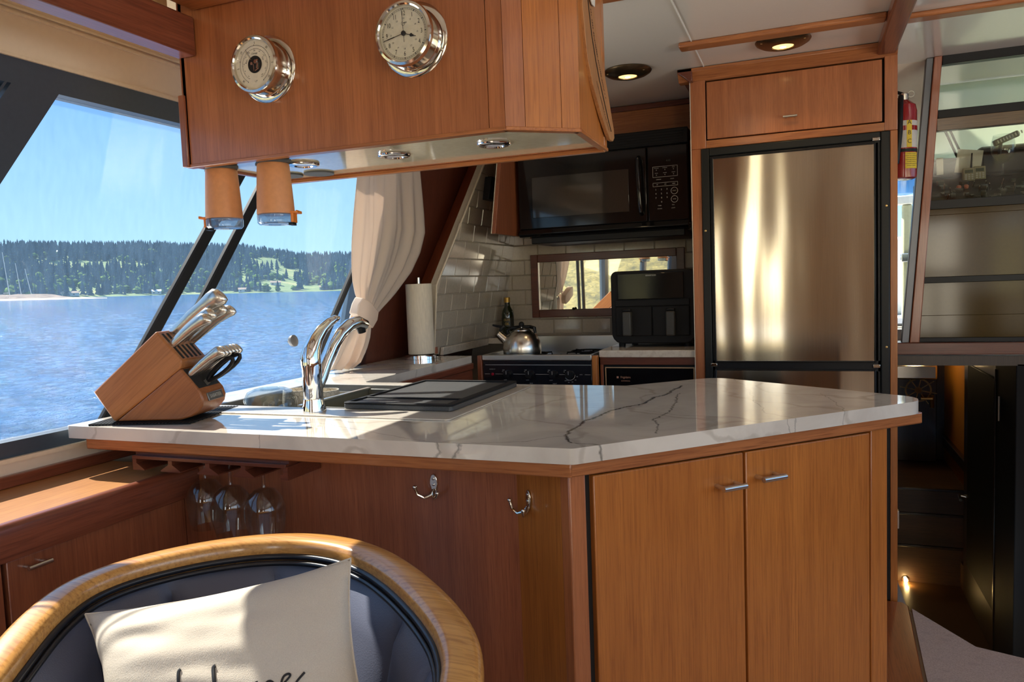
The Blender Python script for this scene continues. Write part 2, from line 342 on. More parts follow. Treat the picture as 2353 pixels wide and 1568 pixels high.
# ---------------------------------------------------------------- mesh building
class B:
    def __init__(s): s.bm = bmesh.new()
    def face(s, vs):
        try: return s.bm.faces.new(vs)
        except ValueError: return None
    def verts(s, pts): return [s.bm.verts.new(p) for p in pts]
    def box(s, x0, x1, y0, y1, z0, z1, M=None):
        p = [Vector((x, y, z)) for z in (z0, z1) for y in (y0, y1) for x in (x0, x1)]
        if M is not None: p = [M @ q for q in p]
        v = s.verts(p)
        for f in ((0, 2, 3, 1), (4, 5, 7, 6), (0, 1, 5, 4), (2, 6, 7, 3), (0, 4, 6, 2), (1, 3, 7, 5)): s.face([v[i] for i in f])
        return s
    def prism(s, poly, z0, z1, M=None, holes=()):
        """upright prism over a 2-D outline (list of (x, y)); M maps it elsewhere"""
        T = (lambda q: M @ Vector(q)) if M is not None else Vector
        if not holes:
            a = s.verts([T((x, y, z0)) for x, y in poly]); b = s.verts([T((x, y, z1)) for x, y in poly])
            s.face(a[::-1]); s.face(b); n = len(a)
            for i in range(n): s.face([a[i], a[(i+1) % n], b[(i+1) % n], b[i]])
            return s
        loops = [poly]+list(holes)
        for z, flip in ((z0, True), (z1, False)):
            es = []; vs_all = []
            for lp in loops:
                vs = s.verts([T((x, y, z)) for x, y in lp]); vs_all.append(vs)
                es += [s.bm.edges.new((vs[i], vs[(i+1) % len(vs)])) for i in range(len(vs))]
            bmesh.ops.triangle_fill(s.bm, use_beauty=True, use_dissolve=False, edges=es)
            if flip: low = vs_all
        for a, b in zip(low, vs_all):
            n = len(a)
            for i in range(n): s.face([a[i], a[(i+1) % n], b[(i+1) % n], b[i]])
        return s
    def lathe(s, prof, M=None, n=24, cap=True, arc=2*pi):
        """profile of (r, z) turned about z"""
        T = (lambda q: M @ Vector(q)) if M is not None else Vector
        rings = []
        for r, z in prof:
            if r < 1e-6: rings.append(s.verts([T((0, 0, z))]))
            else: rings.append(s.verts([T((r*cos(2*pi*i/n), r*sin(2*pi*i/n), z)) for i in range(n)]))
        for a, b in zip(rings, rings[1:]):
            for i in range(n):
                j = (i+1) % n
                if len(a) == 1 and len(b) == 1: break
                if len(a) == 1: s.face([a[0], b[j], b[i]])
                elif len(b) == 1: s.face([a[i], a[j], b[0]])
                else: s.face([a[i], a[j], b[j], b[i]])
        if cap:
            if len(rings[0]) > 1: s.face(rings[0][::-1])
            if len(rings[-1]) > 1: s.face(rings[-1])
        return s
    def tube(s, pts, rad, n=10, cap=True, flat=1.0, up=None):
        pts = [Vector(p) for p in pts]; rad = rad if isinstance(rad, (list, tuple)) else [rad]*len(pts)
        rings = []; u = None
        for i, p in enumerate(pts):
            t = (pts[min(i+1, len(pts)-1)]-pts[max(i-1, 0)]).normalized()
            if u is None:
                u = Vector(up) if up is not None else (Vector((0, 0, 1)) if abs(t.z) < 0.9 else Vector((1, 0, 0)))
            u = (u-t*u.dot(t)).normalized(); w = t.cross(u)
            rings.append(s.verts([p+(u*cos(2*pi*k/n)*flat+w*sin(2*pi*k/n))*rad[i] for k in range(n)]))
        for a, b in zip(rings, rings[1:]):
            for k in range(n): s.face([a[k], a[(k+1) % n], b[(k+1) % n], b[k]])
        if cap: s.face(rings[0][::-1]); s.face(rings[-1])
        return s
    def sweep(s, pts, sec, ups, cap=True, closed=False):
        """section (list of (side, up) offsets) along points; ups gives the up vector per point"""
        pts = [Vector(p) for p in pts]; rings = []; n = len(sec); m = len(pts)
        for i, p in enumerate(pts):
            a, b = (pts[(i-1) % m], pts[(i+1) % m]) if closed else (pts[max(i-1, 0)], pts[min(i+1, m-1)])
            t = (b-a).normalized(); u = Vector(ups[i] if isinstance(ups, list) else ups); u = (u-t*u.dot(t)).normalized(); w = t.cross(u)
            rings.append(s.verts([p+w*x+u*y for x, y in sec]))
        for a, b in (list(zip(rings, rings[1:])) + ([(rings[-1], rings[0])] if closed else [])):
            for k in range(n): s.face([a[k], a[(k+1) % n], b[(k+1) % n], b[k]])
        if cap and not closed: s.face(rings[0][::-1]); s.face(rings[-1])
        return s
    def grid(s, P, thick=None):
        """P[i][j] points"""
        V = [s.verts(r) for r in P]
        for i in range(len(V)-1):
            for j in range(len(V[0])-1): s.face([V[i][j], V[i+1][j], V[i+1][j+1], V[i][j+1]])
        return s
    def ball(s, c, r, n=12, sq=(1, 1, 1)):
        M = Matrix.Translation(Vector(c)) @ Matrix.Diagonal((*sq, 1))
        return s.lathe([(r*sin(pi*i/(n//2)), -r*cos(pi*i/(n//2))) for i in range(n//2+1)], M, n, False)

def frameM(o, ex, ey, ez):
    ex, ey, ez, o = Vector(ex), Vector(ey), Vector(ez), Vector(o)
    return Matrix(((ex.x, ey.x, ez.x, o.x), (ex.y, ey.y, ez.y, o.y), (ex.z, ey.z, ez.z, o.z), (0, 0, 0, 1)))
def facing(o):            # local x right, y up, z towards the viewer (-Y)
    return frameM(o, (1, 0, 0), (0, 0, 1), (0, -1, 0))
def rootloc(p):
    while p.parent: p = p.parent
    return p.location.copy()
def mesh_obj(name, b, m, off=Vector((0, 0, 0)), bev=0, smooth=35, seg=2):
    bm = b.bm
    for v in bm.verts: v.co -= off
    bmesh.ops.recalc_face_normals(bm, faces=bm.faces)
    th = radians_(smooth)
    for f in bm.faces: f.smooth = True
    for e in bm.edges:
        if len(e.link_faces) == 2 and e.calc_face_angle(0) > th: e.smooth = False
    me = bpy.data.meshes.new(name); bm.to_mesh(me); bm.free()
    me.materials.append(m)
    o = bpy.data.objects.new(name, me); COL.objects.link(o)
    if bev:
        md = o.modifiers.new('bevel', 'BEVEL'); md.width = bev; md.segments = seg; md.limit_method = 'ANGLE'; md.angle_limit = R(40); md.harden_normals = False
    return o
radians_ = R
def thing(name, label, cat, loc=(0, 0, 0), group=None):
    o = bpy.data.objects.new(name, None); COL.objects.link(o); o.location = loc; o.empty_display_size = 0.05
    o['label'] = label; o['category'] = cat
    if group: o['group'] = group
    return o
def part(name, b, m, parent, bev=0, label=None, local=False, smooth=35, kind=None, seg=2, frame=None):
    if frame is not None: bmesh.ops.transform(b.bm, matrix=frame.inverted(), verts=b.bm.verts)
    o = mesh_obj(name, b, m, Vector((0, 0, 0)) if local or frame is not None else rootloc(parent), bev, smooth, seg)
    o.parent = parent
    if frame is not None: o.matrix_local = Matrix.Translation(-rootloc(parent)) @ frame      # grain follows the piece
    if label: o['label'] = label
    if kind: o['kind'] = kind
    return o
def single(name, b, m, label, cat, group=None, bev=0, smooth=35, kind=None):
    cs = [v.co for v in b.bm.verts]
    c = Vector((sum(v.x for v in cs)/len(cs), sum(v.y for v in cs)/len(cs), min(v.z for v in cs)))
    o = mesh_obj(name, b, m, c, bev, smooth); o.location = c
    o['label'] = label; o['category'] = cat
    if group: o['group'] = group
    if kind: o['kind'] = kind
    return o
def struct(name, b, m, parent=None, bev=0, smooth=35):
    o = mesh_obj(name, b, m, rootloc(parent) if parent else Vector((0, 0, 0)), bev, smooth)
    if parent: o.parent = parent
    else: o['kind'] = 'structure'
    return o
def box(*a): return B().box(*a)
def dup(o, M=None, label=None, group=None, parent=None, depth=0):
    c = o.copy(); COL.objects.link(c)
    if parent is not None: c.parent = parent
    elif M is not None: c.matrix_world = M
    if label: c['label'] = label
    if group: c['group'] = group
    for ch in list(o.children): dup(ch, parent=c)
    return c

# lettering
_tc = bpy.data.curves.new('lettering', 'FONT'); _to = bpy.data.objects.new('lettering', _tc); COL.objects.link(_to)
_cache = {}
def glyphs(txt):
    if txt not in _cache:
        _tc.body = txt; _tc.size = 1.0; _tc.align_x = 'CENTER'; _tc.align_y = 'CENTER'; _tc.resolution_u = 3
        bpy.context.view_layer.update()
        dg = bpy.context.evaluated_depsgraph_get()
        me = bpy.data.meshes.new_from_object(_to.evaluated_get(dg))
        _cache[txt] = ([v.co.copy() for v in me.vertices], [tuple(p.vertices) for p in me.polygons]); bpy.data.meshes.remove(me)
    return _cache[txt]
def letter(b, txt, M, size, cond=1.0):
    vs, fs = glyphs(txt)
    V = b.verts([M @ Vector((v.x*size*cond, v.y*size, 0)) for v in vs])
    for f in fs: b.face([V[i] for i in f])
    return b
def done_lettering():
    bpy.data.objects.remove(_to); bpy.data.curves.remove(_tc)
# ================================================================ THE SETTING
MW = frameM((-1.70-0.17*0.92, 0, 0), (0, 1, 0), (0.17, 0, 1), (1, 0, 0))     # (Y, z, inboard) on the port window plane
MS = frameM((-1.519-0.176*1.01, 0, 0), (0, 1, 0), (0.176, 0, 1), (1, 0, 0))  # the same on the tiled side wall

# floors
struct('floor', B().prism([(-1.9, -3), (1.85, -3), (1.85, 2.3), (0.75, 2.60), (0.497, 2.685), (0.334, 2.945), (0.32, 3.75), (-1.9, 3.75)], -0.05, 0), plain('beige_sole_covering', srgb(186, 172, 158), 0.9, bumps=120))
struct('floor_lower', box(0.2, 1.3, 2.3, 4.55, -0.56, -0.5), plain('lower_floor', srgb(120, 84, 50), 0.35, bumps=200))
# port wall
wl0 = struct('wall_left', B().prism([(-3, -0.1), (3.75, -0.1), (3.75, 0.866), (-3, 0.866)], -0.06, 0, MW), cream)
struct('upper_panel', B().prism([(-3, 1.746), (2.62, 1.746), (2.62, 2.02), (-3, 2.02)], -0.06, 0.0, MW), cream, wl0)
struct('edge_bead', B().prism([(-3, 1.743), (2.3, 1.743), (2.3, 1.750), (-3, 1.750)], 0.0, 0.006, MW), trim_w, wl0)
struct('groove_bead', B().prism([(-3, 1.828), (1.7, 1.828), (1.7, 1.833), (-3, 1.833)], 0.0, 0.006, MW), trim_w, wl0)
struct('groove_bead', B().prism([(-3, 1.839), (1.7, 1.839), (1.7, 1.843), (-3, 1.843)], 0.0, 0.006, MW), trim_w, wl0)
struct('sill_strip', B().prism([(-3, 0.858), (1.6, 0.858), (1.6, 0.868), (-3, 0.868)], 0.0, 0.012, MW), trim_w, wl0)
struct('wood_panel', B().prism([(2.62, 0.80), (3.75, 0.80), (3.75, 2.02), (2.62, 2.02)], -0.07, 0.0, MW), panel_m, wl0)
struct('trim_1', box(-1.545, -1.25, -3, 1.60, 1.868, 1.88), warm_w)
struct('trim_2', box(-1.305, -1.262, -3, 1.28, 1.832, 1.868), warm_w, None, 0.004)
def screw(parent, p, n_, r=0.006, m=None):
    ez = Vector(n_).normalized(); ex = ez.orthogonal().normalized()
    b = B().lathe([(r, 0), (r, 0.0012), (r*0.6, 0.002), (0, 0.002)], frameM(p, ex, ez.cross(ex), ez), 10, False)
    return part('screw', b, m or nickel, parent)
# window with raked panes
w1 = thing('window_1', '', '', (-1.7, 1.9, 0.866)); del w1['label'], w1['category']; w1['kind'] = 'structure'
rk = 0.60
def pane_poly(yl, yr, z0=0.906, z1=1.690, kr=None):
    return [(yl, z0), (yr, z0), (yr+(kr if kr is not None else rk)*(z1-z0), z1), (yl+rk*(z1-z0), z1)]
P1 = pane_poly(0.78, 2.50, kr=0.12); P2 = pane_poly(-0.95, 0.67); P3 = pane_poly(-2.70, -1.06)
part('window_frame', B().prism([(-3, 0.866), (2.66, 0.866), (2.66, 1.746), (-3, 1.746)], -0.05, 0.0, MW, [P1, P2, P3]), frame_m, w1)
part('glazing_bead', B().prism([(0.655, 0.906), (0.66, 0.906), (0.66+rk*0.784, 1.69), (0.655+rk*0.784, 1.69)], 0.0, 0.003, MW), frame_m, w1)
for nm, P in (('pane', P1), ('pane', P2), ('pane', P3)):
    part(nm, B().prism(P, -0.032, -0.028, MW), port_glass, w1)
def mull(y0, k, w):
    return B().prism([(y0, 0.906), (y0+w, 0.906), (y0+w+k*0.784, 1.69), (y0+k*0.784, 1.69)], -0.026, -0.008, MW)
part('mullion', mull(1.405, 0.64, 0.044), mull_m, w1, 0.004)
part('mullion', mull(1.540, 0.62, 0.040), mull_m, w1, 0.004)
part('mullion', mull(2.28, 0.60, 0.03), mull_m, w1, 0.004)
kp = win(675, 786) + Vector((-0.022, 0, 0))
part('latch_knob', B().lathe([(0.006, 0), (0.006, 0.012), (0.019, 0.013), (0.021, 0.018), (0.021, 0.026), (0.016, 0.029), (0, 0.030)], frameM(kp, (0, 1, 0), (-0.17, 0, 0.98), (0.98, 0, 0.17)), 20), plain('grey_knob', (0.16, 0.15, 0.14), 0.4), w1)

# aft and starboard walls of the salon (behind the camera)
wr = struct('wall_right', box(1.80, 1.88, -3, 3.2, -0.1, 0.95), teak_z)
struct('wall_right_header', box(1.80, 1.88, -3, 3.2, 1.75, 2.05), cream, wr)
for y in (-3.0, -1.3, 0.45, 2.1):
    struct('window_post', box(1.80, 1.88, y, y+0.14, 0.95, 1.75), frame_m, wr)
beige_w = wood('bleached_panel', srgb(190, 156, 120), srgb(150, 116, 84), 'z', 0.5, 0.1)
wa = struct('wall_aft', box(-1.75, -0.88, -3.1, -3.0, -0.1, 2.05), beige_w)
struct('wall_aft_middle', box(-0.36, 1.04, -3.1, -3.0, -0.1, 2.05), beige_w, wa)
struct('wall_aft_side', box(1.68, 1.85, -3.1, -3.0, -0.1, 2.05), teak_z, wa)
struct('wall_aft_header', box(-0.88, 1.68, -3.1, -3.0, 1.92, 2.05), teak_x, wa)
struct('wall_aft_sill', box(-0.88, -0.36, -3.1, -3.0, -0.1, 0.98), teak_z, wa)

d1 = thing('reflected_door_bars', '', '', (1.36, -3.05, 0)); del d1['label'], d1['category']; d1['kind'] = 'structure'  # unseen door frame added to break the aft lamp's reflection into patches
for nm, x0, x1, z0, z1 in (('stile', 1.04, 1.14, 0, 1.92), ('stile', 1.58, 1.68, 0, 1.92), ('rail', 1.14, 1.58, 1.74, 1.92), ('rail', 1.14, 1.58, 1.10, 1.22), ('rail', 1.14, 1.58, 0.0, 0.5), ('muntin', 1.33, 1.39, 0.5, 1.10)):
    part(nm, box(x0, x1, -3.07, -3.03, z0, z1), teak_z, d1)
# ceiling: glossy white panels between timber strips
ce = struct('ceiling', box(-1.6, 1.88, -3.1, 3.78, 2.01, 2.06), white_gloss)
for i, (x0, x1, y0, y1, z0) in enumerate([(-0.39, 0.24, 2.615, 2.675, 1.992), (0.30, 1.8, 2.665, 2.725, 1.992), (-1.2, 0.24, 2.05, 2.115, 1.992), (0.30, 1.8, 2.05, 2.115, 1.992),
                                          (-1.2, 0.24, 0.4, 0.465, 1.992), (0.30, 1.8, 0.4, 0.465, 1.992)]):
    struct('trim_%d' % (i+3), box(x0, x1, y0, y1, z0, 2.01), teak_x, None, 0.006)
struct('trim_9', box(0.240, 0.300, -3, 2.99, 1.972, 2.01), red_y, None, 0.006)
struct('trim_10', box(-0.348, -0.345, 2.115, 2.95, 2.006, 2.01), plain('panel_joint', srgb(240, 236, 222), 0.4), None)
# deck beam at the port side of the salon
bo = struct('trim_11', box(-1.250, -1.200, -3, 1.288, 1.731, 1.812), red_y, None, 0.005)
struct('trim_12', box(-1.205, -0.38, 1.195, 1.289, 1.824, 2.01), teak_x, None, 0.008)

# galley end wall and its tiles
wb = struct('wall_back', box(-1.75, 0.305, 3.75, 3.83, -0.1, 2.03), grout)
tw, th_, gp = 0.1515, 0.0768, 0.0015
tmesh = {}
def tile(x0, x1, z0, z1):
    key = (round(x1-x0, 3), round(z1-z0, 3))
    if key not in tmesh:
        b = B(); w, h = key; e = 0.003
        o_ = b.verts([(0, 0, 0), (w, 0, 0), (w, 0, h), (0, 0, h)]); f_ = b.verts([(e, -0.006, e), (w-e, -0.006, e), (w-e, -0.006, h-e), (e, -0.006, h-e)])
        b.face(f_)
        for i in range(4): b.face([o_[i], o_[(i+1) % 4], f_[(i+1) % 4], f_[i]])
        o = mesh_obj('tile', b, tile_m); tmesh[key] = o
    else:
        o = tmesh[key].copy(); COL.objects.link(o)
    o.parent = wb; o.location = (x0, 3.75, z0)
    return o
XL, XR = -1.535, -0.385
for r in range(8):
    z0 = 0.9585 + r*(th_+gp)
    x = XL - (0.075 if r % 2 else 0.0)
    while x < XR:
        a, b_ = max(x, XL + 0.176*(z0-0.95)), min(x+tw, XR)
        if b_-a > 0.01 and not (a > -1.33 and b_ < -0.59 and z0 > 1.05 and z0+th_ < 1.36):
            tile(a, b_, z0, z0+th_)
        x += tw+gp
# tiled side wall with its raked edge
ws = struct('wall_galley_side', B().prism([(2.95, 0.92), (2.95, 0.93), (2.90, 1.234), (3.24, 1.779), (3.39, 2.02), (3.75, 2.02), (3.75, 0.92)], -0.03, 0.0, MS), grout)
def yl_at(z):
    for (y0, z0), (y1, z1) in zip([(2.95, 0.9), (2.95, 0.93), (2.90, 1.234), (3.24, 1.779)], [(2.95, 0.93), (2.90, 1.234), (3.24, 1.779), (3.39, 2.02)]):
        if z <= z1: return y0+(y1-y0)*(z-z0)/(z1-z0)
    return 3.39
for r in range(14):
    z0 = 0.9585 + r*(th_+gp); z1 = min(z0+th_, 2.005)
    if z1-z0 < 0.02: continue
    y = 3.75 - (0.075 if r % 2 == 0 else 0)
    y1 = 3.745
    while True:
        y0 = y
        l0, l1 = yl_at(z0)+0.004, yl_at(z1)+0.004
        a0, a1 = max(y0, l0), max(y0, l1)
        if y1-min(a0, a1) > 0.012 and y1 > min(l0, l1):
            a0, a1 = min(a0, y1-0.004), min(a1, y1-0.004); e = 0.003
            b = B(); o_ = b.verts([MS @ Vector(q) for q in ((a0, z0, 0), (y1, z0, 0), (y1, z1, 0), (a1, z1, 0))])
            f_ = b.verts([MS @ Vector(q) for q in ((min(a0+e, y1-0.001), z0+e, 0.006), (y1-0.001 if y1-a0 < 2*e else y1-e, z0+e, 0.006), (y1-0.001 if y1-a1 < 2*e else y1-e, z1-e, 0.006), (min(a1+e, y1-0.001), z1-e, 0.006))])
            b.face(f_)
            for i in range(4): b.face([o_[i], o_[(i+1) % 4], f_[(i+1) % 4], f_[i]])
            struct('tile', b, tile_m, ws)
        y1 = y0-gp; y = y0-gp-tw
        if y1 < 2.88: break
edge = [MS @ Vector(q) for q in ((2.947, 0.93, 0.004), (2.897, 1.234, 0.004), (3.237, 1.779, 0.004), (3.387, 2.01, 0.004))]
struct('edge_strip', B().tube(edge, 0.004, 6), trim_w, ws)
# raked timber jamb between the window bay and the tiles
ji = [Vector((-1.531, 2.952, 0.92)), Vector((-1.482, 2.905, 1.234)), Vector((-1.388, 3.243, 1.779)), Vector((-1.347, 3.393, 2.01))]
jo = [Vector((-1.690, 3.07, 0.92)), Vector((-1.645, 3.07, 1.250)), Vector((-1.553, 3.435, 1.800)), Vector((-1.515, 3.585, 2.01))]
b = B(); back = Vector((-0.006, 0.07, 0))
V = [b.verts(q) for q in (ji, jo, [p+back for p in jo], [p+back for p in ji])]
for a, c in ((0, 1), (1, 2), (2, 3), (3, 0)):
    for i in range(3): b.face([V[a][i], V[a][i+1], V[c][i+1], V[c][i]])
b.face([V[k][0] for k in range(4)]); b.face([V[k][3] for k in range(4)])
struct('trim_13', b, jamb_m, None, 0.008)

# forward wall above the foredeck, seen in the gap beside the fridge, and the lower cabin
wf = struct('wall_front', box(0.30, 1.9, 3.86, 3.92, 1.72, 2.06), white)
struct('wall_front_sill', box(0.30, 1.9, 3.86, 3.92, 0.86, 0.95), white, wf)
ww = struct('window_2', box(0.30, 0.62, 3.885, 3.89, 0.95, 1.72), clear_glass)
struct('slope_panel', B().prism([(3.3, 2.01), (3.86, 2.01), (3.86, 1.74)], 0.305, 0.455, frameM((0, 0, 0), (0, 1, 0), (0, 0, 1), (1, 0, 0))), cream, wf)
struct('wall_lower_right', box(0.80, 0.86, 3.2, 5.3, -0.56, 0.88), ochre)
struct('wall_lower_left', box(0.26, 0.305, 2.99, 5.3, -0.56, 0.88), dark_z)
struct('wall_lower_end', box(0.2, 1.0, 5.28, 5.34, -0.56, 0.95), dark_z)
struct('ceiling_lower', box(0.2, 1.85, 3.27, 5.4, 0.85, 0.888), dark_z)
st = struct('trim_14', box(0.305, 0.80, 4.55, 5.28, -0.56, 0.03), wood('brown_step', srgb(92, 62, 40), srgb(60, 40, 26), 'x', 0.5, 0.1))
for z in (-0.30, -0.12, 0.02):
    struct('step_nosing', box(0.305, 0.80, 4.535, 4.552, z, z+0.014), dark_z, st, 0.003)

# ================================================================ OUTSIDE (the boat lies a little heeled against the true horizon)
HN = Vector((0.013, 0.004, 1)).normalized()
TO = Matrix.Translation(CAM) @ Vector((0, 0, 1)).rotation_difference(HN).to_matrix().to_4x4() @ Matrix.Translation(-CAM)
EYE = 2.75; ZW = CAM.z-EYE
def out(az, d, h=0.0):
    """azimuth to port of dead ahead (degrees), distance, height above the water"""
    a = R(az); return TO @ Vector((-sin(a)*d, cos(a)*d, ZW+h))
def project(p):
    q = Vector(p)-CAM; z = q.dot(_fw); return 1176.5+F_PX*q.dot(_rt)/z, 784+F_PX*q.dot(_dn)/z
def water_mat():
    k = N('sea_water'); k.set(Roughness=0.10, IOR=1.33)
    c1 = k.coord((1.0, 1.0, 1)); a = k.noise(c1, 1.9, 5, 0.65, 0.6); c2 = k.coord((1, 0.55, 1)); b2 = k.noise(c2, 0.32, 3, 0.6, 0.4)
    ad = k.n('Math', operation='ADD'); k.l(a, ad, 0, 0); k.l(b2, ad, 0, 1)
    k.bump(ad, 1.0, 0.35)
    k.base(k.ramp(k.noise(k.coord(), 0.5, 4, 0.6), [(0.35, srgb(14, 66, 116)), (0.7, srgb(30, 96, 152))]))
    return k.m
b = B(); rings = []
rads = [3, 6, 12, 25, 50, 100, 200, 400, 800, 1300, 2600, 5000]
n_ = 48
for r in rads: rings.append(b.verts([TO @ Vector((r*cos(2*pi*i/n_), r*sin(2*pi*i/n_), ZW)) for i in range(n_)]))
for a, c in zip(rings, rings[1:]):
    for i in range(n_): b.face([a[i], a[(i+1) % n_], c[(i+1) % n_], c[i]])
for ring in rings:
    for v in ring:
        if (v.co-CAM).length < 300: v.co.z -= 0.25
sea_m = water_mat()
o = mesh_obj('sea', b, sea_m); o['kind'] = 'structure'
# the near water is modelled: wind ripples a hand high
b = B(); P = []; r = 3.2
while r < 235:
    fade = min(1, max(0, (235-r)/110)); row = []
    for i in range(330):
        a = R(24+i*0.19); x, y = -sin(a)*r, cos(a)*r
        h = 0.055*noise.noise(Vector((x*0.42+y*0.1, y*0.42-x*0.1, 0)))+0.050*noise.noise(Vector((x*1.0, y*1.5, 5)))+0.030*noise.noise(Vector((x*2.4, y*3.1, 9)))
        row.append(TO @ Vector((x, y, ZW+h*fade)))
    P.append(row); r *= 1.0098
b.grid(P); o = mesh_obj('sea_ripples', b, sea_m, smooth=180); o['kind'] = 'structure'

def ridge(az):
    pts = [(-20, 40), (5, 52), (20, 58), (33, 62), (37, 66), (41, 84), (44, 92), (50, 92), (55, 86), (65, 84), (80, 70), (100, 50), (125, 30)]
    for (a0, h0), (a1, h1) in zip(pts, pts[1:]):
        if a0 <= az <= a1: return h0+(h1-h0)*(az-a0)/(a1-a0)
    return 40
def shore(az): return 1120 + 40*sin(az*0.31) + 25*sin(az*0.9)
def hill(az, d):
    t = max(0.0, (d-shore(az))/600.0); t = min(t, 1.0); s = t*t*(3-2*t)*0.55+t*0.45
    return 1.0 + ridge(az)*s + 5*noise.noise(Vector((az*0.35, d*0.012, 3)))*min(1, t*3)
def hill_mat():
    k = N('meadow_hillside'); nz = k.noise(k.coord(), 0.02, 4, 0.6)
    k.base(k.ramp(nz, [(0.35, srgb(84, 108, 66)), (0.55, srgb(112, 130, 76)), (0.74, srgb(158, 152, 100))])); k.set(Roughness=1.0); return k.m
b = B(); P = []
azs = [-20+i*1.0 for i in range(146)]
for i in range(16):
    P.append([out(az, shore(az)-6+(i/15)**1.3*760, 0.0 if i == 0 else hill(az, shore(az)-6+(i/15)**1.3*760)) for az in azs])
b.grid(P)
o = mesh_obj('far_shore_hill', b, hill_mat()); o['kind'] = 'structure'
def foliage(name, c, sc=0.35):
    k = N(name); k.base(k.mix(c, tuple(x*0.5 for x in c), k.ramp(k.noise(k.coord(), sc, 3), [(0.35, (0, 0, 0)), (0.7, (1, 1, 1))]))); k.set(Roughness=1.0, Specular_IOR_Level=0.05); return k.m
con_m = foliage('conifer_needles', srgb(44, 78, 92)); brd_m = foliage('broadleaf_leaves', srgb(108, 136, 66))  # conifer green shifted to blue: aerial haze put into the colour
def conifer_geo(b, M, h, r, rs, n=7):
    tiers = 4
    for t in range(tiers):
        z0 = h*(0.08+0.21*t); z1 = min(h, z0+h*0.36); r0 = r*(1-0.2*t)*rs.uniform(0.85, 1.15)
        ph = rs.uniform(0, 6); ring = b.verts([M @ Vector((r0*rs.uniform(0.7, 1.15)*cos(ph+2*pi*i/n), r0*rs.uniform(0.7, 1.15)*sin(ph+2*pi*i/n), z0+rs.uniform(-0.03, 0.03)*h)) for i in range(n)])
        tip = b.bm.verts.new(M @ Vector((0, 0, z1)))
        for i in range(n): b.face([ring[i], ring[(i+1) % n], tip])
def broad_geo(b, M, h, r, rs):
    vs = []
    for zf, rf in ((0.12, 0.45), (0.32, 0.95), (0.55, 1.0), (0.78, 0.72)):
        ph = rs.uniform(0, 6); vs.append(b.verts([M @ Vector((r*rf*rs.uniform(0.75, 1.2)*cos(ph+2*pi*i/7), r*rf*rs.uniform(0.75, 1.2)*sin(ph+2*pi*i/7), h*(zf+rs.uniform(-0.04, 0.04)))) for i in range(7)]))
    for a, c in zip(vs, vs[1:]):
        for i in range(7): b.face([a[i], a[(i+1) % 7], c[(i+1) % 7], c[i]])
    t = b.bm.verts.new(M @ Vector((0, 0, h))); bt = b.bm.verts.new(M @ Vector((0, 0, 0)))
    for i in range(7): b.face([vs[-1][i], vs[-1][(i+1) % 7], t]); b.face([vs[0][i], vs[0][(i+1) % 7], bt])
CLEAR = [(150, 602, 150, 9), (300, 604, 50, 7), (610, 600, 34, 16), (660, 622, 50, 10), (640, 650, 60, 12), (600, 668, 60, 5), (185, 664, 60, 7), (232, 655, 20, 9), (560, 640, 26, 10), (720, 655, 24, 7)]
cands = []
rs = random.Random(11)
for i in range(30000):
    az = rs.uniform(-16, 112)
    u = rs.random(); d = shore(az)+8+640*u**0.9
    if not 22 < az < 62 and rs.random() < 0.7: continue
    p = out(az, d, hill(az, d)-0.6); vis = -5 < az < 75
    px = py = -9
    if vis:
        px, py = project(p)
        if any(((px-cx)/rx)**2+((py-8-cy)/ry)**2 < 1 for cx, cy, rx, ry in CLEAR): continue
    low = (d-shore(az)) < 230
    right = 0 < px and px > 520
    broad = rs.random() < (0.42 if low and right else 0.26 if low else 0.07 if not right else 0.16)
    if low and rs.random() < 0.15: continue
    cands.append((d, az, p, broad, vis and 0 < px < 812))
cands.sort(key=lambda c: c[0])
cg = [[], []]
protos = [[], []]
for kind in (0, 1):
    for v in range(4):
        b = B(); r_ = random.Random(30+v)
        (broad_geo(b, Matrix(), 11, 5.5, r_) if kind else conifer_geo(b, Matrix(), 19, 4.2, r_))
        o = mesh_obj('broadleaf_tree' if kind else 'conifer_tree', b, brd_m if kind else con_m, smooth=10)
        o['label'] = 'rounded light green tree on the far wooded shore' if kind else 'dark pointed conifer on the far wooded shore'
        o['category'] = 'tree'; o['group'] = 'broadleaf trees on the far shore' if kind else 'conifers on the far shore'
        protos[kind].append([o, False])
stuff = [B(), B()]; cnt = [0, 0]
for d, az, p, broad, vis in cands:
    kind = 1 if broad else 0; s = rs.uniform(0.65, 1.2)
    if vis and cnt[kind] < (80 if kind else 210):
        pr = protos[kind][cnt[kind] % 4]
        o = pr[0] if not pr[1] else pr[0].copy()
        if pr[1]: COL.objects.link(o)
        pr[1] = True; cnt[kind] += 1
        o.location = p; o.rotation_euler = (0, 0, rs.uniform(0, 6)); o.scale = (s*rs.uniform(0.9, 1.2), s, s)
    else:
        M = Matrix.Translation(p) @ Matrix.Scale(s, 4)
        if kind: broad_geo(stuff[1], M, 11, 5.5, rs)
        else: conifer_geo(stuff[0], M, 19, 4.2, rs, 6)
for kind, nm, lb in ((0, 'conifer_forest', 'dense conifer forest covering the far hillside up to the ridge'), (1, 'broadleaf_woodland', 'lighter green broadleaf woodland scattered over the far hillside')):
    single(nm, stuff[kind], brd_m if kind else con_m, lb, 'forest', kind='stuff', smooth=10)
